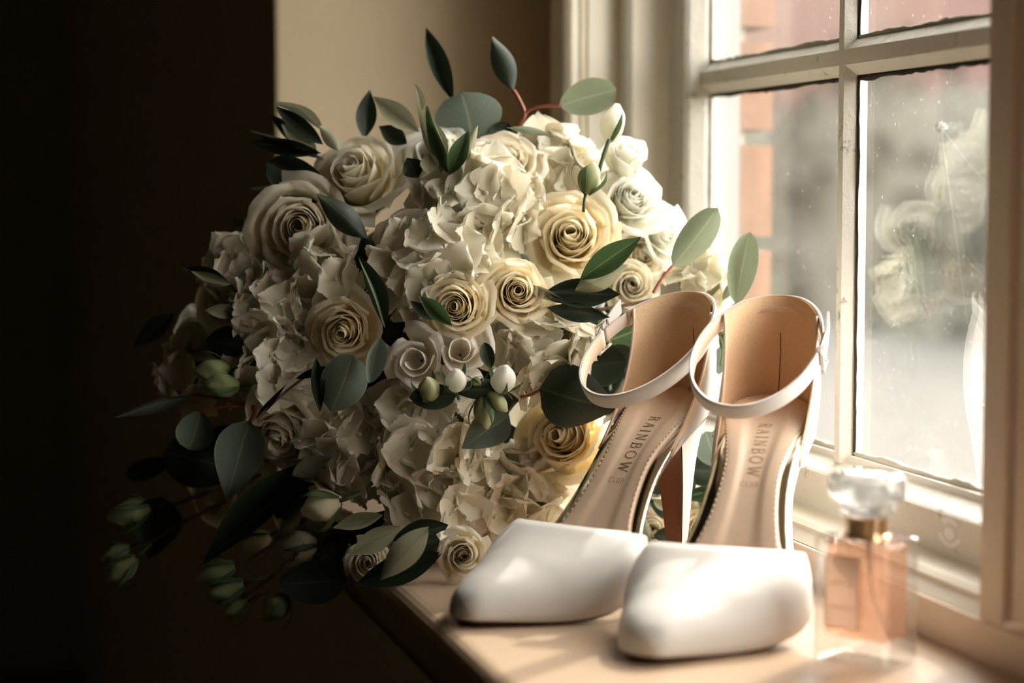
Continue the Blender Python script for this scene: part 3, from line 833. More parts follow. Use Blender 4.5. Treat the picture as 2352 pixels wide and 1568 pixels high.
VAMP_H = [(.55, .95), (.6, 1.6), (.65, 2.25), (.7, 2.6), (.76, 2.6), (.82, 2.4), (.88, 1.95), (.93, 1.5), (.96, 1.12), (.98, .8), (.992, .5), (1.0, .18)]
WA = [(0, .05), (.01, .9), (.03, 1.6), (.07, 2.25), (.13, 2.65), (.2, 2.72), (.3, 2.5), (.42, 2.35), (.53, 2.65), (.63, 3.45), (.71, 3.85), (.79, 3.6), (.86, 3.05), (.91, 2.5), (.95, 1.9), (.975, 1.38), (.99, .88), (.997, .46), (1.0, .03)]
WB = [(a, w) for a, w in WA if a < .5] + [(.53, 2.9), (.62, 4.0), (.68, 4.45), (.74, 4.25), (.8, 3.55), (.86, 2.6), (.91, 1.8), (.95, 1.15), (.975, .75), (.99, .48), (.997, .28), (1.0, .03)]
shoe('high_heel_shoe', 'white satin ankle strap heel beside the perfume bottle, its buckle towards the window', (15.1, 112.4), (6.5, 91.6), 1.1, WA, WB, 1, 'print_faint')
shoe('high_heel_shoe', 'white satin ankle strap heel against the bouquet, its buckle over dark leaves', (10.6, 116.4), (-2.2, 99.6), 1.1, WA, WB, -1, 'print_ink')

# ------------------------------------------------------------------ bouquet
BC = Vector((-4.6, 127.0, 11.6)); BR = Vector((16.6, 11.5, 14.2))
def skin(px, py):
    """depth (cm) of the bouquet's outer surface along a pixel's direction"""
    o = Vector((0, 0, 22)); d = (at(px, py, 100) - o)
    oc = Vector(((o.x - BC.x) / BR.x, (o.y - BC.y) / BR.y, (o.z - BC.z) / BR.z)); dd = Vector((d.x / BR.x, d.y / BR.y, d.z / BR.z))
    a = dd.dot(dd); b = 2 * oc.dot(dd); c = oc.dot(oc) - 1; q = b * b - 4 * a * c
    if q <= 0: return BC.y - 1.0
    return 100 * (-b - math.sqrt(q)) / (2 * a)
bq = empty('bridal_bouquet', BC * CM)
tag(bq, 'round bridal bouquet of ivory roses, white hydrangeas and olive and eucalyptus leaves', 'bouquet')
BT = Matrix.Translation(-(BC * CM))

def axis_of(p, tx, tz):
    tocam = (Vector((0, 0, 22)) - p).normalized()
    r = Vector((1, 0, 0)); u = Vector((0, 0, 1))
    return (tocam + r * tx + u * tz).normalized()
def place(p, axis, r, spin=0.0):
    m = frame_z(axis, spin)
    return BT @ Matrix.Translation(p * CM) @ m @ Matrix.Scale(r * CM, 4)

# roses: petals wound round the heart, radius 1
def rose_petal(s, seed, wrap, point=0.12, n=11):
    """one petal, s = 0 at the heart to 1 outside"""
    r = random.Random(seed); V = []; pu = []; ph = []
    jl = r.uniform(.94, 1.06); tilt = r.uniform(-.05, .05); w1, w2, w3 = r.uniform(0, 6.3), r.uniform(0, 6.3), r.uniform(.6, 1.3)
    P = [(0.05, -0.95), (0.16 + 0.72 * s, -0.82 + .12 * s), (0.10 + 0.80 * s, 0.06 - 0.26 * s), (0.03 + 0.96 * s ** 1.05, 0.36 - 0.56 * s ** 1.15 + tilt)]
    for j in range(n):
        v = j / (n - 1)
        for i in range(n):
            u = -1 + 2 * i / (n - 1); au = abs(u)
            ve = v * (1 - (0.10 + 0.22 * s) * au ** 2.6 + point * s * max(0, 1 - au * 2.2)) * jl
            k = min(ve, 1.06); a = 1 - k
            R = a ** 3 * P[0][0] + 3 * a * a * k * P[1][0] + 3 * a * k * k * P[2][0] + k ** 3 * P[3][0]
            Z = a ** 3 * P[0][1] + 3 * a * a * k * P[1][1] + 3 * a * k * k * P[2][1] + k ** 3 * P[3][1]
            lip = max(0, v - .78) / .22
            R += s * .15 * lip ** 1.6; Z -= s * .12 * lip ** 2.2
            R *= 1 + 0.10 * u * (0.4 + v)                    # wound: one side tucks under
            R += s * 0.10 * au ** 3 * v                       # sides roll back
            wv = .028 * s * v * (math.sin(5 * u * w3 + w1) + .6 * math.sin(9 * u + w2))
            R += wv; Z += wv * .8
            th = u * wrap * (0.80 + 0.20 * math.sin(math.pi * min(1, v * .9)))
            V.append(Vector((R * math.cos(th), R * math.sin(th), Z))); pu.append(u); ph.append(v)
    return V, grid_faces(n, n), pu, ph
def join_p(items):
    V = []; Fc = []; pu = []; ph = []
    for v, f, a, b in items:
        o = len(V); V += v; Fc += [tuple(i + o for i in q) for q in f]; pu += a; ph += b
    return V, Fc, pu, ph
def rot_z(V, a):
    c, s = math.cos(a), math.sin(a); return [Vector((v.x * c - v.y * s, v.x * s + v.y * c, v.z)) for v in V]
def make_rose(seed, n_in, n_out, mat, s_min=.05, s_mid=.42, s_max=1.0, point=.12, heart=True):
    """meshes of a rose: its wound heart and the outer petals, each on its own"""
    items = []
    for i in range(n_in):
        s = s_min + (s_mid - s_min) * (i / max(1, n_in - 1)) ** .9
        v, f, a, b = rose_petal(s, seed * 100 + i, 1.75 - .75 * s, point)
        items.append((rot_z(v, i * 2.39996 + .2 * math.sin(i)), f, a, b))
    V, Fc, pu, ph = join_p(items)
    hm = mesh('rose', V, Fc, mat, attrs={'pu': pu, 'ph': ph})
    outs = []
    for i in range(n_out):
        s = s_mid + (s_max - s_mid) * ((i + 1) / n_out) ** .95
        v, f, a, b = rose_petal(s, seed * 100 + 50 + i, 1.22 - .38 * s, point)
        outs.append((mesh('petal', v, f, mat, attrs={'pu': a, 'ph': b}), (n_in + i) * 2.39996 + .3 * math.sin(i * 2.1)))
    return hm, outs
R_IVORY = [make_rose(1, 20, 13, 'ivory_petal', s_mid=.5), make_rose(2, 18, 13, 'ivory_petal', s_mid=.46, point=.16)]
R_YELLOW = [make_rose(3, 22, 12, 'yellow_petal', s_mid=.52), make_rose(4, 26, 10, 'yellow_petal', s_mid=.62, s_max=.97)]
R_WHITE = [make_rose(5, 17, 10, 'white_petal', s_mid=.5), make_rose(6, 14, 9, 'white_petal', s_mid=.48)]
R_LIS = [make_rose(8, 3, 7, 'blush_petal', s_min=.24, s_mid=.36, s_max=1.0, point=-.02), make_rose(9, 3, 6, 'blush_petal', s_min=.27, s_mid=.4, s_max=1.0, point=-.02)]
R_SHUT = [make_rose(10, 8, 6, 'ivory_petal', s_mid=.3, s_max=.62), make_rose(11, 6, 6, 'white_petal', s_min=.1, s_mid=.35, s_max=.6)]
def add_rose(kind, px, py, r_px, tx, tz, dd=0.0, depth=None, spin=None, name='rose', label=None):
    d = (depth if depth else skin(px, py)) + dd
    p = at(px, py, d); r = r_px * d / F
    hm, outs = kind
    o = obj(name, hm, bq, place(p, axis_of(p, tx, tz), r, rng.uniform(0, 6.28) if spin is None else spin))
    if label: o['label'] = label
    for me, a in outs:
        obj('petal', me, o, Matrix.Rotation(a, 4, 'Z'))
    return o
for a in [
    (R_IVORY[0], 688, 520, 118, -.15, .05, 0, None, .4),
    (R_IVORY[1], 812, 392, 118, -.45, .75, -.5, None, 2.0),
    (R_YELLOW[0], 1312, 540, 112, .0, .30, -.4, None, 1.2),
    (R_IVORY[0], 1168, 368, 82, .1, .55, -1.8, None, 3.3),
    (R_WHITE[0], 1012, 345, 100, -.1, .9, -.3, None, 5.0),
    (R_YELLOW[1], 1045, 705, 82, -.2, .05, -2.0, None, .0),
    (R_YELLOW[1], 1190, 668, 78, .12, .15, -1.8, None, 2.4),
    (R_YELLOW[0], 788, 762, 92, -.25, -.15, -.4, None, 4.0),
    (R_YELLOW[0], 1288, 1000, 122, -.35, .10, -.2, None, 2.9),
    (R_IVORY[1], 640, 1005, 100, -.4, -.6, -1.0, None, 1.0),
    (R_IVORY[0], 1452, 655, 58, .15, .1, 0, 121, .6),
    (R_WHITE[0], 1455, 450, 84, .35, .45, 0, 121.5, 1.7),
    (R_WHITE[1], 1535, 530, 74, .8, .2, 1.0, 122.5, .3),
    (R_IVORY[0], 1475, 580, 60, .5, .2, 1.0, 122.5, .3),
    (R_IVORY[1], 1065, 1275, 62, .1, -.1, 0, 110.5, 3.9),
    (R_IVORY[0], 845, 1290, 52, .0, -.1, 0, 113, 2.2),
    (R_IVORY[1], 950, 520, 84, .0, 1.3, .6, None, 2.2),
    (R_IVORY[0], 510, 680, 76, -.6, .3, .5, None, .9),
    (R_WHITE[1], 440, 770, 84, -1.1, .1, .5, None, .9),
    (R_YELLOW[0], 1615, 1215, 70, .2, .4, 0, 121, .9), (R_WHITE[1], 1500, 1110, 62, .1, .2, 0, 122, .4), (R_IVORY[0], 1500, 1215, 58, .1, .2, 0, 121.5, 2.4), (R_WHITE[0], 1640, 1130, 58, .3, .3, 0, 122.3, 1.4),
    (R_IVORY[0], 700, 1190, 80, -.3, -.5, 1.2, None, 2.6), (R_IVORY[1], 775, 1235, 66, -.1, -.3, -.4, None, 1.6),
    (R_IVORY[1], 480, 1150, 70, -.8, -.4, 1.0, None, 4.6),
    (R_SHUT[0], 570, 1090, 62, -.6, -.6, .2, None, 1.6)]:
    add_rose(*a)
for a in [(R_LIS[0], 952, 828, 76, -.25, .0, -2.0, None, .8), (R_LIS[1], 1060, 802, 72, .05, .2, -2.0, None, 2.5)]:
    add_rose(*a, name='lisianthus', label='blush white lisianthus with an open dark throat')
add_rose(R_SHUT[1], 1442, 345, 78, .25, 1.3, 0, 122, .5, name='lisianthus', label='half open white lisianthus at the top')

# hydrangea heads
def floret_mesh(seed):
    r = random.Random(seed); items = []
    n = 9
    for q in range(4):
        V = []; pu = []; ph = []
        an = q * math.pi / 2 + r.uniform(-.12, .12); cup = r.uniform(-.05, .34); L = r.uniform(.92, 1.08); w1, w2 = r.uniform(0, 6.3), r.uniform(0, 6.3); wa = r.uniform(.03, .075); fold = r.uniform(-.12, .16)
        for j in range(n):
            v = j / (n - 1)
            for i in range(n):
                u = -1 + 2 * i / (n - 1)
                half = .08 + .60 * math.sin(math.pi * min(1, v * 1.02) ** .85 * .94) ** .75 if v > 0 else .06
                half = half if v < .98 else half * .82
                x = (.04 + .98 * v * (1 - .16 * abs(u) ** 2.5 * v)) * L * (1 + .025 * math.sin(9 * u + w1) * v)
                y = u * half
                z = cup * v * v + fold * abs(u) * v + wa * v * math.sin(4.5 * u + w1) + .035 * v * math.sin(9 * u + w2) + .05 * (q % 2)
                c, s = math.cos(an), math.sin(an)
                V.append(Vector((x * c - y * s, x * s + y * c, z))); pu.append(u); ph.append(v)
        items.append((V, grid_faces(n, n), pu, ph))
    V, Fc, pu, ph = join_p(items)
    # little eye
    k = len(V); m = 6
    V += [Vector((.09 * math.cos(a), .09 * math.sin(a), .10)) for a in np.linspace(0, 2 * math.pi, m, endpoint=False)] + [Vector((0, 0, .2))]
    Fc += [(k + i, k + (i + 1) % m, k + m) for i in range(m)]
    me = mesh('floret', V, Fc, 'hydrangea_petal', attrs={'pu': pu + [0] * (m + 1), 'ph': ph + [.2] * (m + 1)})
    me.materials.append(M['floret_eye'])
    for p in list(me.polygons)[-m:]: p.material_index = 1
    return me
FLORETS = [floret_mesh(s) for s in range(9)]
def blob(seed, nu=14, nv=9):
    V = []; r = random.Random(seed)
    for j in range(nv):
        ph_ = math.pi * j / (nv - 1)
        for i in range(nu):
            a = 2 * math.pi * i / nu; q = 1 + .12 * r.uniform(-1, 1)
            V.append(Vector((math.sin(ph_) * math.cos(a), math.sin(ph_) * math.sin(a), math.cos(ph_))) * q)
    return V, grid_faces(nu, nv, True)
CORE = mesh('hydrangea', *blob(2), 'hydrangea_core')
def hydrangea(px, py, r_px, tx, tz, n, dd=0.0, depth=None, fl=58, squash=.85, tiltmax=.75):
    d = (depth if depth else skin(px, py)) + dd
    r = r_px * d / F; p = at(px, py, d + r * .45); ax = axis_of(p, tx, tz)
    base = frame_z(ax, rng.uniform(0, 6.28))
    cm = BT @ Matrix.Translation(p * CM) @ base @ Matrix.Diagonal((r * .72 * CM, r * .72 * CM, r * .72 * squash * CM, 1))
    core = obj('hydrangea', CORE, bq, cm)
    ci = cm.inverted()
    N = int(n * 1.75); k = 0
    for i in range(N):
        z = 1 - 2 * (i + .5) / N
        if z < -.14 or k >= n: break
        a = i * 2.39996; q = math.sqrt(1 - z * z)
        nl = Vector((q * math.cos(a), q * math.sin(a), z)) + Vector([rng.uniform(-.12, .12) for _ in range(3)])
        nl.normalize()
        nw = (base.to_3x3() @ nl)
        pos = p + (base.to_3x3() @ Vector((nl.x, nl.y, nl.z * squash))) * r * rng.uniform(.86, 1.0)
        tilt = Vector([rng.gauss(0, .5) for _ in range(3)]); tilt = tilt - nw * tilt.dot(nw)
        if tilt.length > tiltmax: tilt = tilt.normalized() * tiltmax
        sz = fl * d / F * rng.uniform(.85, 1.2)
        mw = BT @ Matrix.Translation(pos * CM) @ frame_z((nw + tilt).normalized(), rng.uniform(0, 6.28)) @ Matrix.Scale(sz * CM, 4)
        obj('floret', FLORETS[rng.randrange(len(FLORETS))], core, ci @ mw); k += 1
for a in [
    (1095, 480, 120, .05, .35, 31, -.3, None, 66),
    (1010, 620, 128, -.05, .0, 32, -.5, None, 62),
    (640, 720, 92, -.3, .1, 22, .3, None, 48),
    (645, 850, 105, -.3, -.1, 23, .2, None, 52),
    (555, 620, 75, -.6, .3, 14, .6, None, 48),
    (800, 1020, 110, -.2, -.1, 22, -.3, None, 56),
    (985, 990, 130, .0, -.05, 30, -.8, None, 62),
    (1020, 1130, 150, .05, -.35, 33, -.9, None, 62),
    (1235, 790, 110, .15, .0, 23, -.2, None, 62),
    (1275, 395, 84, .15, .5, 16, .6, None, 64),
    (1605, 655, 66, .3, .2, 13, 0, 121.5, 46),
    (1215, 1110, 90, .1, -.2, 18, .2, None, 60),
    (745, 625, 75, -.1, .1, 12, .3, None, 48),
    (450, 870, 80, -.8, -.1, 12, .6, None, 48)]:
    hydrangea(*a)

# leaves
def leaf_mesh(kind, seed, bend, cup, n=13, m=7):
    V = []; pu = []; ph = []; r = random.Random(seed)
    skew = r.uniform(-.06, .06); wv = r.uniform(0, 6.28)
    for j in range(n):
        v = j / (n - 1)
        if kind == 'olive': w = (math.sin(math.pi * v ** .9) ** .98) if 0 < v < 1 else 0
        elif kind == 'round': w = (math.sin(math.pi * v ** 1.12) ** .52) if 0 < v < 1 else 0
        else: w = (math.sin(math.pi * v ** .66) ** .9) if 0 < v < 1 else 0      # drop: broad near the stalk
        w = max(w, .015)
        for i in range(m):
            u = -1 + 2 * i / (m - 1)
            V.append(Vector((u * w + skew * math.sin(math.pi * v), v, bend * math.sin(math.pi * v) * .5 + bend * v * v * .4 + cup * (u * u) * w + .03 * math.sin(7 * v + wv) * u)))
            pu.append(u * min(1, w + .3)); ph.append(v)
    return mesh('leaf', V, grid_faces(m, n), attrs={'pu': pu, 'ph': ph})
LEAVES = {}
def leaf_of(kind, mat, v, width):
    key = (kind, mat, v)
    if key not in LEAVES:
        me = leaf_mesh(kind, hash(kind) % 7 + v, (-.12, .10, .2, -.22)[v], (.12, .2, -.12, .3)[v])
        me.materials.append(M[mat]); LEAVES[key] = me
    return LEAVES[key]
KI = {'o': 'olive', 'r': 'round', 'd': 'drop'}
MA = {'D': 'dark_leaf', 'G': 'green_leaf', 'S': 'silver_leaf', 'E': 'eucalyptus_leaf', 'P': 'pale_leaf'}
nleaf = [0]
def leaf(kind, mat, bx, by, tx, ty, w_px, db=-3.0, dt=-3.0, roll=0.0, depth=None, v=None, skinref=None):
    """a leaf from its stalk (bx, by) to its tip (tx, ty); db / dt = distance out from the bouquet's surface"""
    sb = depth if depth else skin(bx, by); st = depth if depth else skin(tx, ty)
    if depth is None:
        st = min(st, sb + 6)
    a = at(bx, by, sb + db); b = at(tx, ty, st + dt)
    y = (b - a); Ln = y.length; y.normalize()
    tc_ = (Vector((0, 0, 22)) - (a + b) / 2).normalized()
    z = (tc_ - y * tc_.dot(y)).normalized(); x = y.cross(z)
    wd_ = w_px * ((a + b) / 2).y / F
    nleaf[0] += 1
    vv = v if v is not None else nleaf[0] % 4
    R3 = Matrix((x, y, z)).transposed().to_4x4()
    m = BT @ Matrix.Translation(a * CM) @ R3 @ Matrix.Rotation(roll, 4, 'Y') @ Matrix.Diagonal((wd_ * CM, Ln * CM, Ln * .9 * CM, 1))
    return obj('leaf', leaf_of(KI[kind], MA[mat], vv, 1), bq, m)
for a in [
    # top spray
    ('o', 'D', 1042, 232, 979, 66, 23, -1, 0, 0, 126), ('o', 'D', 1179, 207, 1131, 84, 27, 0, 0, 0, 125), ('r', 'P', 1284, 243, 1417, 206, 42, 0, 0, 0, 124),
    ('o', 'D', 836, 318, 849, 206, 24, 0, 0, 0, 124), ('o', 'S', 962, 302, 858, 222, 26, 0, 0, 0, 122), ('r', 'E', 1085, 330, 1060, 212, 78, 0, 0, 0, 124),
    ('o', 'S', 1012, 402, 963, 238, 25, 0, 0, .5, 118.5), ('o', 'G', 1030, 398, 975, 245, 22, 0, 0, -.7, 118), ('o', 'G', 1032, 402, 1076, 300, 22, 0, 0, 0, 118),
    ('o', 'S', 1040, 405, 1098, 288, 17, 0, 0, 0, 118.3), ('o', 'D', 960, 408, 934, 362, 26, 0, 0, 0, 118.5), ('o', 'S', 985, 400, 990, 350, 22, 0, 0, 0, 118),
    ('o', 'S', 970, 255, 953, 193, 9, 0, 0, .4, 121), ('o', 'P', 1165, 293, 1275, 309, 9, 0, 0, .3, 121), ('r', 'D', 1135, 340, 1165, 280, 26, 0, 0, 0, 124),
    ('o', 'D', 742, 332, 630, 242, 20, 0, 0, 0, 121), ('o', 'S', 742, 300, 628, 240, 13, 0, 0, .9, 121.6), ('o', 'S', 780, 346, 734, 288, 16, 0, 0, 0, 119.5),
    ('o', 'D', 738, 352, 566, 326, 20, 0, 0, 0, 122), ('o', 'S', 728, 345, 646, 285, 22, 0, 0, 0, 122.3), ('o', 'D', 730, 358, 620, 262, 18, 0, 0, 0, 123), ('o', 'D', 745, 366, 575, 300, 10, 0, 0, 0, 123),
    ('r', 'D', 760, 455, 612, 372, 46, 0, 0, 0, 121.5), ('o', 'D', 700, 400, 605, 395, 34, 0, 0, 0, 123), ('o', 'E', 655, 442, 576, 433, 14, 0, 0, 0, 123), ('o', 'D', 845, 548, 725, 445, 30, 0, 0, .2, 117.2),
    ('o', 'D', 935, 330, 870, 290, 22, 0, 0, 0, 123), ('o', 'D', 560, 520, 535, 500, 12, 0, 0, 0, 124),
    # middle
    ('o', 'D', 884, 752, 818, 590, 21, -3, -3, .5), ('o', 'G', 884, 752, 826, 596, 8, -3.3, -3.3, 0), ('o', 'G', 1038, 748, 962, 678, 19, -4, -4), ('o', 'D', 1000, 735, 940, 690, 14, -2.5, -2.5),
    ('o', 'G', 1332, 642, 1472, 544, 30, 0, 0, 0, 114.5), ('o', 'S', 1320, 668, 1442, 606, 28, 0, 0, .2, 115), ('o', 'D', 1255, 668, 1425, 676, 34, 0, 0, 0, 115.4), ('o', 'D', 1256, 706, 1402, 730, 22, 0, 0, .2, 115.2),
    ('o', 'S', 1190, 650, 1310, 700, 12, 0, 0, 0, 115.6),
    ('r', 'E', 760, 945, 812, 812, 54, -3.2, -3.2), ('r', 'E', 848, 880, 874, 778, 23, -3.8, -3.8, .25), ('r', 'D', 940, 912, 1048, 908, 30, -3.2, -3.2), ('r', 'D', 1128, 845, 1112, 786, 17, -4, -4),
    ('r', 'D', 1040, 895, 1175, 890, 24, -3.0, -3.0), ('o', 'D', 1090, 905, 1160, 920, 16, -3, -3), ('d', 'E', 1170, 955, 1060, 1030, 44, -3.2, -3.2), ('o', 'D', 725, 820, 735, 945, 16, -3, -3),
    ('d', 'D', 1240, 890, 1418, 935, 74, 0, 0, .1, 115.0), ('r', 'D', 1300, 850, 1440, 830, 52, 0, 0, 0, 118.4), ('d', 'G', 1370, 790, 1500, 742, 60, 0, 0, 0, 120.2), ('r', 'D', 1390, 800, 1440, 850, 40, 0, 0, 0, 119.6),
    ('r', 'P', 1545, 612, 1648, 478, 38, 0, 0, 0, 118.5), ('r', 'P', 1690, 698, 1722, 532, 34, 0, 0, 0, 118.5), ('o', 'P', 1660, 690, 1690, 640, 10, 0, 0, 0, 119),
    ('r', 'E', 1650, 1070, 1620, 990, 36, 0, 0, 0, 120), ('r', 'D', 1660, 1085, 1575, 1080, 36, 0, 0, 0, 120.5), ('o', 'G', 1655, 800, 1690, 745, 20, 0, 0, 0, 120), ('o', 'E', 1650, 860, 1660, 790, 22, 0, 0, 0, 121),
    ('r', 'D', 1560, 1060, 1490, 1130, 30, 0, 0, 0, 120.3), ('o', 'D', 1600, 1100, 1520, 1180, 24, 0, 0, 0, 119.6), ('o', 'G', 1560, 1145, 1665, 1118, 16, 0, 0, 0, 119.8),
    ('o', 'S', 1500, 1145, 1536, 1175, 11, 0, 0, 0, 118.4), ('o', 'D', 1490, 1150, 1575, 1195, 22, 0, 0, 0, 119), ('o', 'P', 1470, 1180, 1492, 1240, 11, 0, 0, 0, 118), ('o', 'G', 1690, 1115, 1590, 1150, 20, 0, 0, 0, 120.5), ('o', 'G', 1630, 1190, 1650, 1120, 24, 0, 0, 0, 121), ('o', 'D', 1500, 1230, 1570, 1230, 20, 0, 0, 0, 119),
    # left side
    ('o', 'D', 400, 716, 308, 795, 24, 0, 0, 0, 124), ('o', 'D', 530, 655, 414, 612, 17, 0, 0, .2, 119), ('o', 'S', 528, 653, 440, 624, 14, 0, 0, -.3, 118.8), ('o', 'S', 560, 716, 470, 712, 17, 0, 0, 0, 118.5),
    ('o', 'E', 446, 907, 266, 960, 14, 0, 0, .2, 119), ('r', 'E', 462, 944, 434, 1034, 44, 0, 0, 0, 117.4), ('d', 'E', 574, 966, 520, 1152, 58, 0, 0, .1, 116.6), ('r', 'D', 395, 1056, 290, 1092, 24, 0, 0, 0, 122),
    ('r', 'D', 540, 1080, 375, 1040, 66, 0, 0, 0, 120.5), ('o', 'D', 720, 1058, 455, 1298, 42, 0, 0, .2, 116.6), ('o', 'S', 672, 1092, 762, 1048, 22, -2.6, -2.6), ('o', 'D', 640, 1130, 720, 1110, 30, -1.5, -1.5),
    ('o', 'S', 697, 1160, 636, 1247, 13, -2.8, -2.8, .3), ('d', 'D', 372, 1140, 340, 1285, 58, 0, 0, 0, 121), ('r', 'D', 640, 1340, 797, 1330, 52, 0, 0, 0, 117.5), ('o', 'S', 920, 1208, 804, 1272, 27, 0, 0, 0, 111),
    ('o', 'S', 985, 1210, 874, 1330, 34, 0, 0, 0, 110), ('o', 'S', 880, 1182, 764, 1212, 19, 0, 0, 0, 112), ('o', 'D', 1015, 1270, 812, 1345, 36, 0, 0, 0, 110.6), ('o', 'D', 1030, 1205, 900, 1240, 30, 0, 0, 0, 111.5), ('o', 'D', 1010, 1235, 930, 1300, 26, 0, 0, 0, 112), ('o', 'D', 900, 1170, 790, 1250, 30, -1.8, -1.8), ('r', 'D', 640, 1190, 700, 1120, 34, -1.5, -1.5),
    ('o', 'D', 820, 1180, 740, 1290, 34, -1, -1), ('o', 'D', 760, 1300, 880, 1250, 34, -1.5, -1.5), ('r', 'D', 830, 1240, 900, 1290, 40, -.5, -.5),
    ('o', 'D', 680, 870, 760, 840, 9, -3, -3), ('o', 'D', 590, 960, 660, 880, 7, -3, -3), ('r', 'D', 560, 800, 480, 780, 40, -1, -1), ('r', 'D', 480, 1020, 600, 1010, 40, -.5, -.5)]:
    leaf(*a)

# stems that show
def stem(pts, r_px, mat, depth, name='stem'):
    P = [at(x, y, depth + (dz or 0)) * CM - BC * CM for x, y, dz in pts]
    P = spline(P, 14)
    return obj(name, mesh('stem', *tube_data(P, r_px * depth / F * CM, 7), mat), bq)
for pts, r_, mat, d in [
    ([(1190, 290, 0), (1205, 262, 0), (1190, 225, .3), (1179, 207, .6)], 4.5, 'red_stem', 124.6), ([(1180, 300, 0), (1212, 255, 0), (1245, 244, -.3), (1290, 243, -.6)], 4, 'red_stem', 124.6),
    ([(1500, 672, 0), (1520, 640, .2), (1545, 610, .6)], 3.5, 'red_stem', 118), ([(1660, 740, 0), (1678, 710, 0), (1692, 696, 0)], 3, 'red_stem', 118.6), ([(1610, 740, 0), (1650, 760, 0), (1690, 782, 0)], 4, 'brown_stem', 120), ([(1650, 760, 0), (1660, 800, 0), (1655, 840, 0)], 3, 'green_stem', 120),
    ([(1370, 712, 0), (1440, 700, 0), (1510, 685, 0)], 4, 'brown_stem', 120), ([(445, 907, 1.5), (520, 918, .5), (585, 940, 0), (575, 970, 0)], 4, 'red_stem', 117.0), ([(462, 946, .4), (520, 934, .2), (585, 932, 0)], 3.5, 'red_stem', 117.0),
    ([(1195, 912, 0), (1222, 905, 0), (1250, 890, 0)], 4, 'red_stem', 115.5), ([(530, 655, 0), (560, 690, 0), (590, 720, .5)], 4, 'brown_stem', 119), ([(590, 960, 0), (650, 905, 0), (720, 850, 0)], 3.5, 'brown_stem', 114.5),
    ([(370, 1170, 0), (480, 1130, -1), (600, 1090, -1)], 4, 'brown_stem', 121), ([(320, 1260, 0), (420, 1200, 0), (520, 1150, 0)], 4, 'brown_stem', 121), ([(1400, 320, 0), (1385, 360, 0), (1370, 420, .5)], 5, 'green_stem', 120.5),
    ([(560, 1370, 0), (640, 1310, 0), (700, 1250, 0)], 5, 'brown_stem', 119), ([(500, 1330, 0), (580, 1280, 0), (680, 1220, 0)], 5, 'brown_stem', 119.5)]:
    stem(pts, r_, mat, d)

# buds
def bud_mesh(seed, mat, openess=.0):
    n, m = 15, 12; V = []; pu = []; ph = []; r = random.Random(seed)
    for j in range(m):
        v = j / (m - 1)
        prof = math.sin(math.pi * (v * .86 + .06) ** .8) ** .9 * .36 * (1 if v < .8 else 1 - (v - .8) * (1.6 - openess * 2))
        for i in range(n):
            a = 2 * math.pi * i / n + v * 1.5; q = prof * (1 + .16 * math.sin(3 * a - 2.4 * v * math.pi) * v)
            V.append(Vector((q * math.cos(a), q * math.sin(a), v))); pu.append(math.sin(3 * a)); ph.append(v)
    f = grid_faces(n, m, True) + [tuple(range(n - 1, -1, -1)), tuple(range((m - 1) * n, m * n))]
    return mesh('bud', V, f, mat, attrs={'pu': pu, 'ph': ph})
BUDS = {'g': bud_mesh(1, 'green_petal'), 'w': bud_mesh(2, 'white_petal', .3), 'i': bud_mesh(3, 'ivory_petal', .2)}
def sepal_mesh():
    V = []; pu = []; ph = []
    for j in range(7):
        v = j / 6
        for i in range(3):
            u = i - 1; w = .11 * math.sin(math.pi * (v * .9 + .08)) * (1 - v * .5)
            r_ = .16 + .34 * math.sin(math.pi * min(1, v * .75)) * (1 + .25 * v) + .10 * v * v
            V.append(Vector((r_ - .02 * abs(u), u * w, v * .85 - .03))); pu.append(u * .8); ph.append(v)
    return mesh('sepal', V, grid_faces(3, 7), 'green_leaf', attrs={'pu': pu, 'ph': ph})
SEPAL = sepal_mesh()
BST = mesh('stalk', *tube_data([Vector((0, 0, 0)), Vector((.02, .02, -.25)), Vector((.06, .06, -.55))], .05, 7), 'green_stem')
def bud(kind, bx, by, tx, ty, depth=None, dd=-3.0, nsep=5, fat=1.0, toward=0.0):
    d = (depth if depth else skin(bx, by) + dd); a = at(bx, by, d); b = at(tx, ty, d - toward)
    ax = (b - a); Ln = ax.length
    m = BT @ Matrix.Translation(a * CM) @ frame_z(ax, rng.uniform(0, 6)) @ Matrix.Diagonal((Ln * fat * CM, Ln * fat * CM, Ln * CM, 1))
    o = obj('bud', BUDS[kind], bq, m)
    for i in range(nsep): obj('sepal', SEPAL, o, Matrix.Rotation(i * 2 * math.pi / max(1, nsep) + .3, 4, 'Z'))
    obj('stalk', BST, o)
    return o
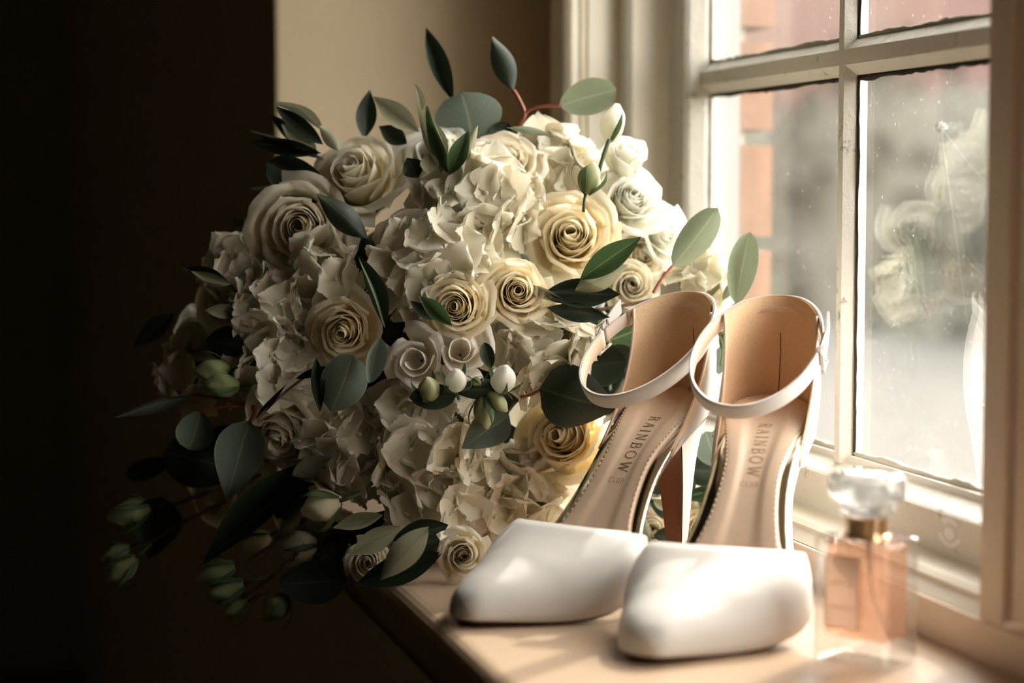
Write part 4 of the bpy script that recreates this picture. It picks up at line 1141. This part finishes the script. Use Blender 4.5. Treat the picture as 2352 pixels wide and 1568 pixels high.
for a in [
    ('w', 1398, 325, 1418, 238, 121, 0, 2, .9), ('g', 1345, 445, 1365, 372, 116.5, 0, 5, 1.0),
    ('g', 990, 915, 980, 868, None, -3.0, 4, .95, 1.2), ('w', 1048, 893, 1048, 850, None, -3.2, 4, 1.0, 1.2), ('w', 1150, 898, 1162, 840, None, -3.0, 5, 1.05, 1.0), ('g', 1108, 910, 1118, 985, None, -3.0, 4, .9), ('g', 1120, 900, 1165, 945, None, -3.2, 3, .8), ('g', 1085, 870, 1105, 885, None, -3, 5, 1.2),
    ('g', 530, 850, 445, 853, None, -2, 3, .9), ('g', 550, 885, 465, 885, None, -2.2, 3, .9),
    ('i', 780, 1150, 692, 1175, None, -2.8, 4, 1.2), ('i', 728, 1250, 640, 1258, None, -2.8, 4, 1.1), ('i', 700, 1250, 660, 1300, None, -2.4, 3, 1),
    ('g', 345, 1165, 246, 1190, 121, 0, 5, .85), ('g', 312, 1280, 246, 1338, 121, 0, 5, .85), ('g', 300, 1255, 232, 1285, 121.5, 0, 5, .7),
    ('g', 560, 1340, 470, 1375, 119, 0, 5, .8), ('g', 540, 1300, 450, 1330, 119.5, 0, 5, .8), ('g', 570, 1380, 510, 1415, 119, 0, 5, .9), ('g', 660, 1370, 605, 1425, 118, 0, 4, 1.0), ('i', 620, 1230, 560, 1260, None, -1, 3, 1)]:
    bud(*a)

# dark filling foliage behind the flowers, and the tied stems at the back
def filler():
    r = random.Random(11); V = []; Fc = []; pu = []; ph = []
    for i in range(420):
        z = r.uniform(-1, 1); a = r.uniform(0, 6.283); q = math.sqrt(1 - z * z)
        nrm = Vector((q * math.cos(a), q * math.sin(a), z))
        c = Vector((nrm.x * BR.x, nrm.y * BR.y, nrm.z * BR.z)) * r.uniform(.55, .82)
        if (c + BC).z < .8 and (c + BC - P0).dot(NV) < 26: continue
        if (c + BC - P0).dot(NV) < .8: continue
        t = Vector((r.gauss(0, 1), r.gauss(0, 1), r.gauss(0, 1))); t = (t - nrm * t.dot(nrm) * .6).normalized(); s_ = t.cross(nrm).normalized()
        L = r.uniform(2.2, 4.2); w = L * r.uniform(.16, .3); o = len(V)
        for j in range(5):
            v = j / 4; ww = w * math.sin(math.pi * (v * .94 + .03))
            for u in (-1, 0, 1):
                V.append((c + t * L * (v - .5) + s_ * ww * u + nrm * (.25 * math.sin(math.pi * v) - .12 * abs(u))) * CM); pu.append(u); ph.append(v)
        for j in range(4):
            for k in range(2): Fc.append((o + j * 3 + k, o + j * 3 + k + 1, o + j * 3 + k + 4, o + j * 3 + k + 3))
    o = obj('foliage', mesh('foliage', V, Fc, 'dark_leaf', attrs={'pu': pu, 'ph': ph}), bq); o['kind'] = 'stuff'
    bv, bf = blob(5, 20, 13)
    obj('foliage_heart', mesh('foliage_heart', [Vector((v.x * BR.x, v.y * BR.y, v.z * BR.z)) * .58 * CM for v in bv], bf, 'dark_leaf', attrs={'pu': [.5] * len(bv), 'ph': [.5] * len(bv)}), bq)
    parts = []
    for i in range(14):
        a = i * 2.39996; q = 1.6 * math.sqrt(i / 14)
        p0 = Vector((q * math.cos(a), 3, q * math.sin(a) - 2)); p1 = Vector((q * .8 * math.cos(a) - 1.5, 17, q * .8 * math.sin(a) - 6)); 
        parts.append(tube_data([p0 * CM, p0.lerp(p1, .5) * CM, p1 * CM], .0035, 7))
    v, f = join(parts); o = obj('stem_bundle', mesh('stem_bundle', v, f, 'green_stem'), bq); o['kind'] = 'stuff'
filler()
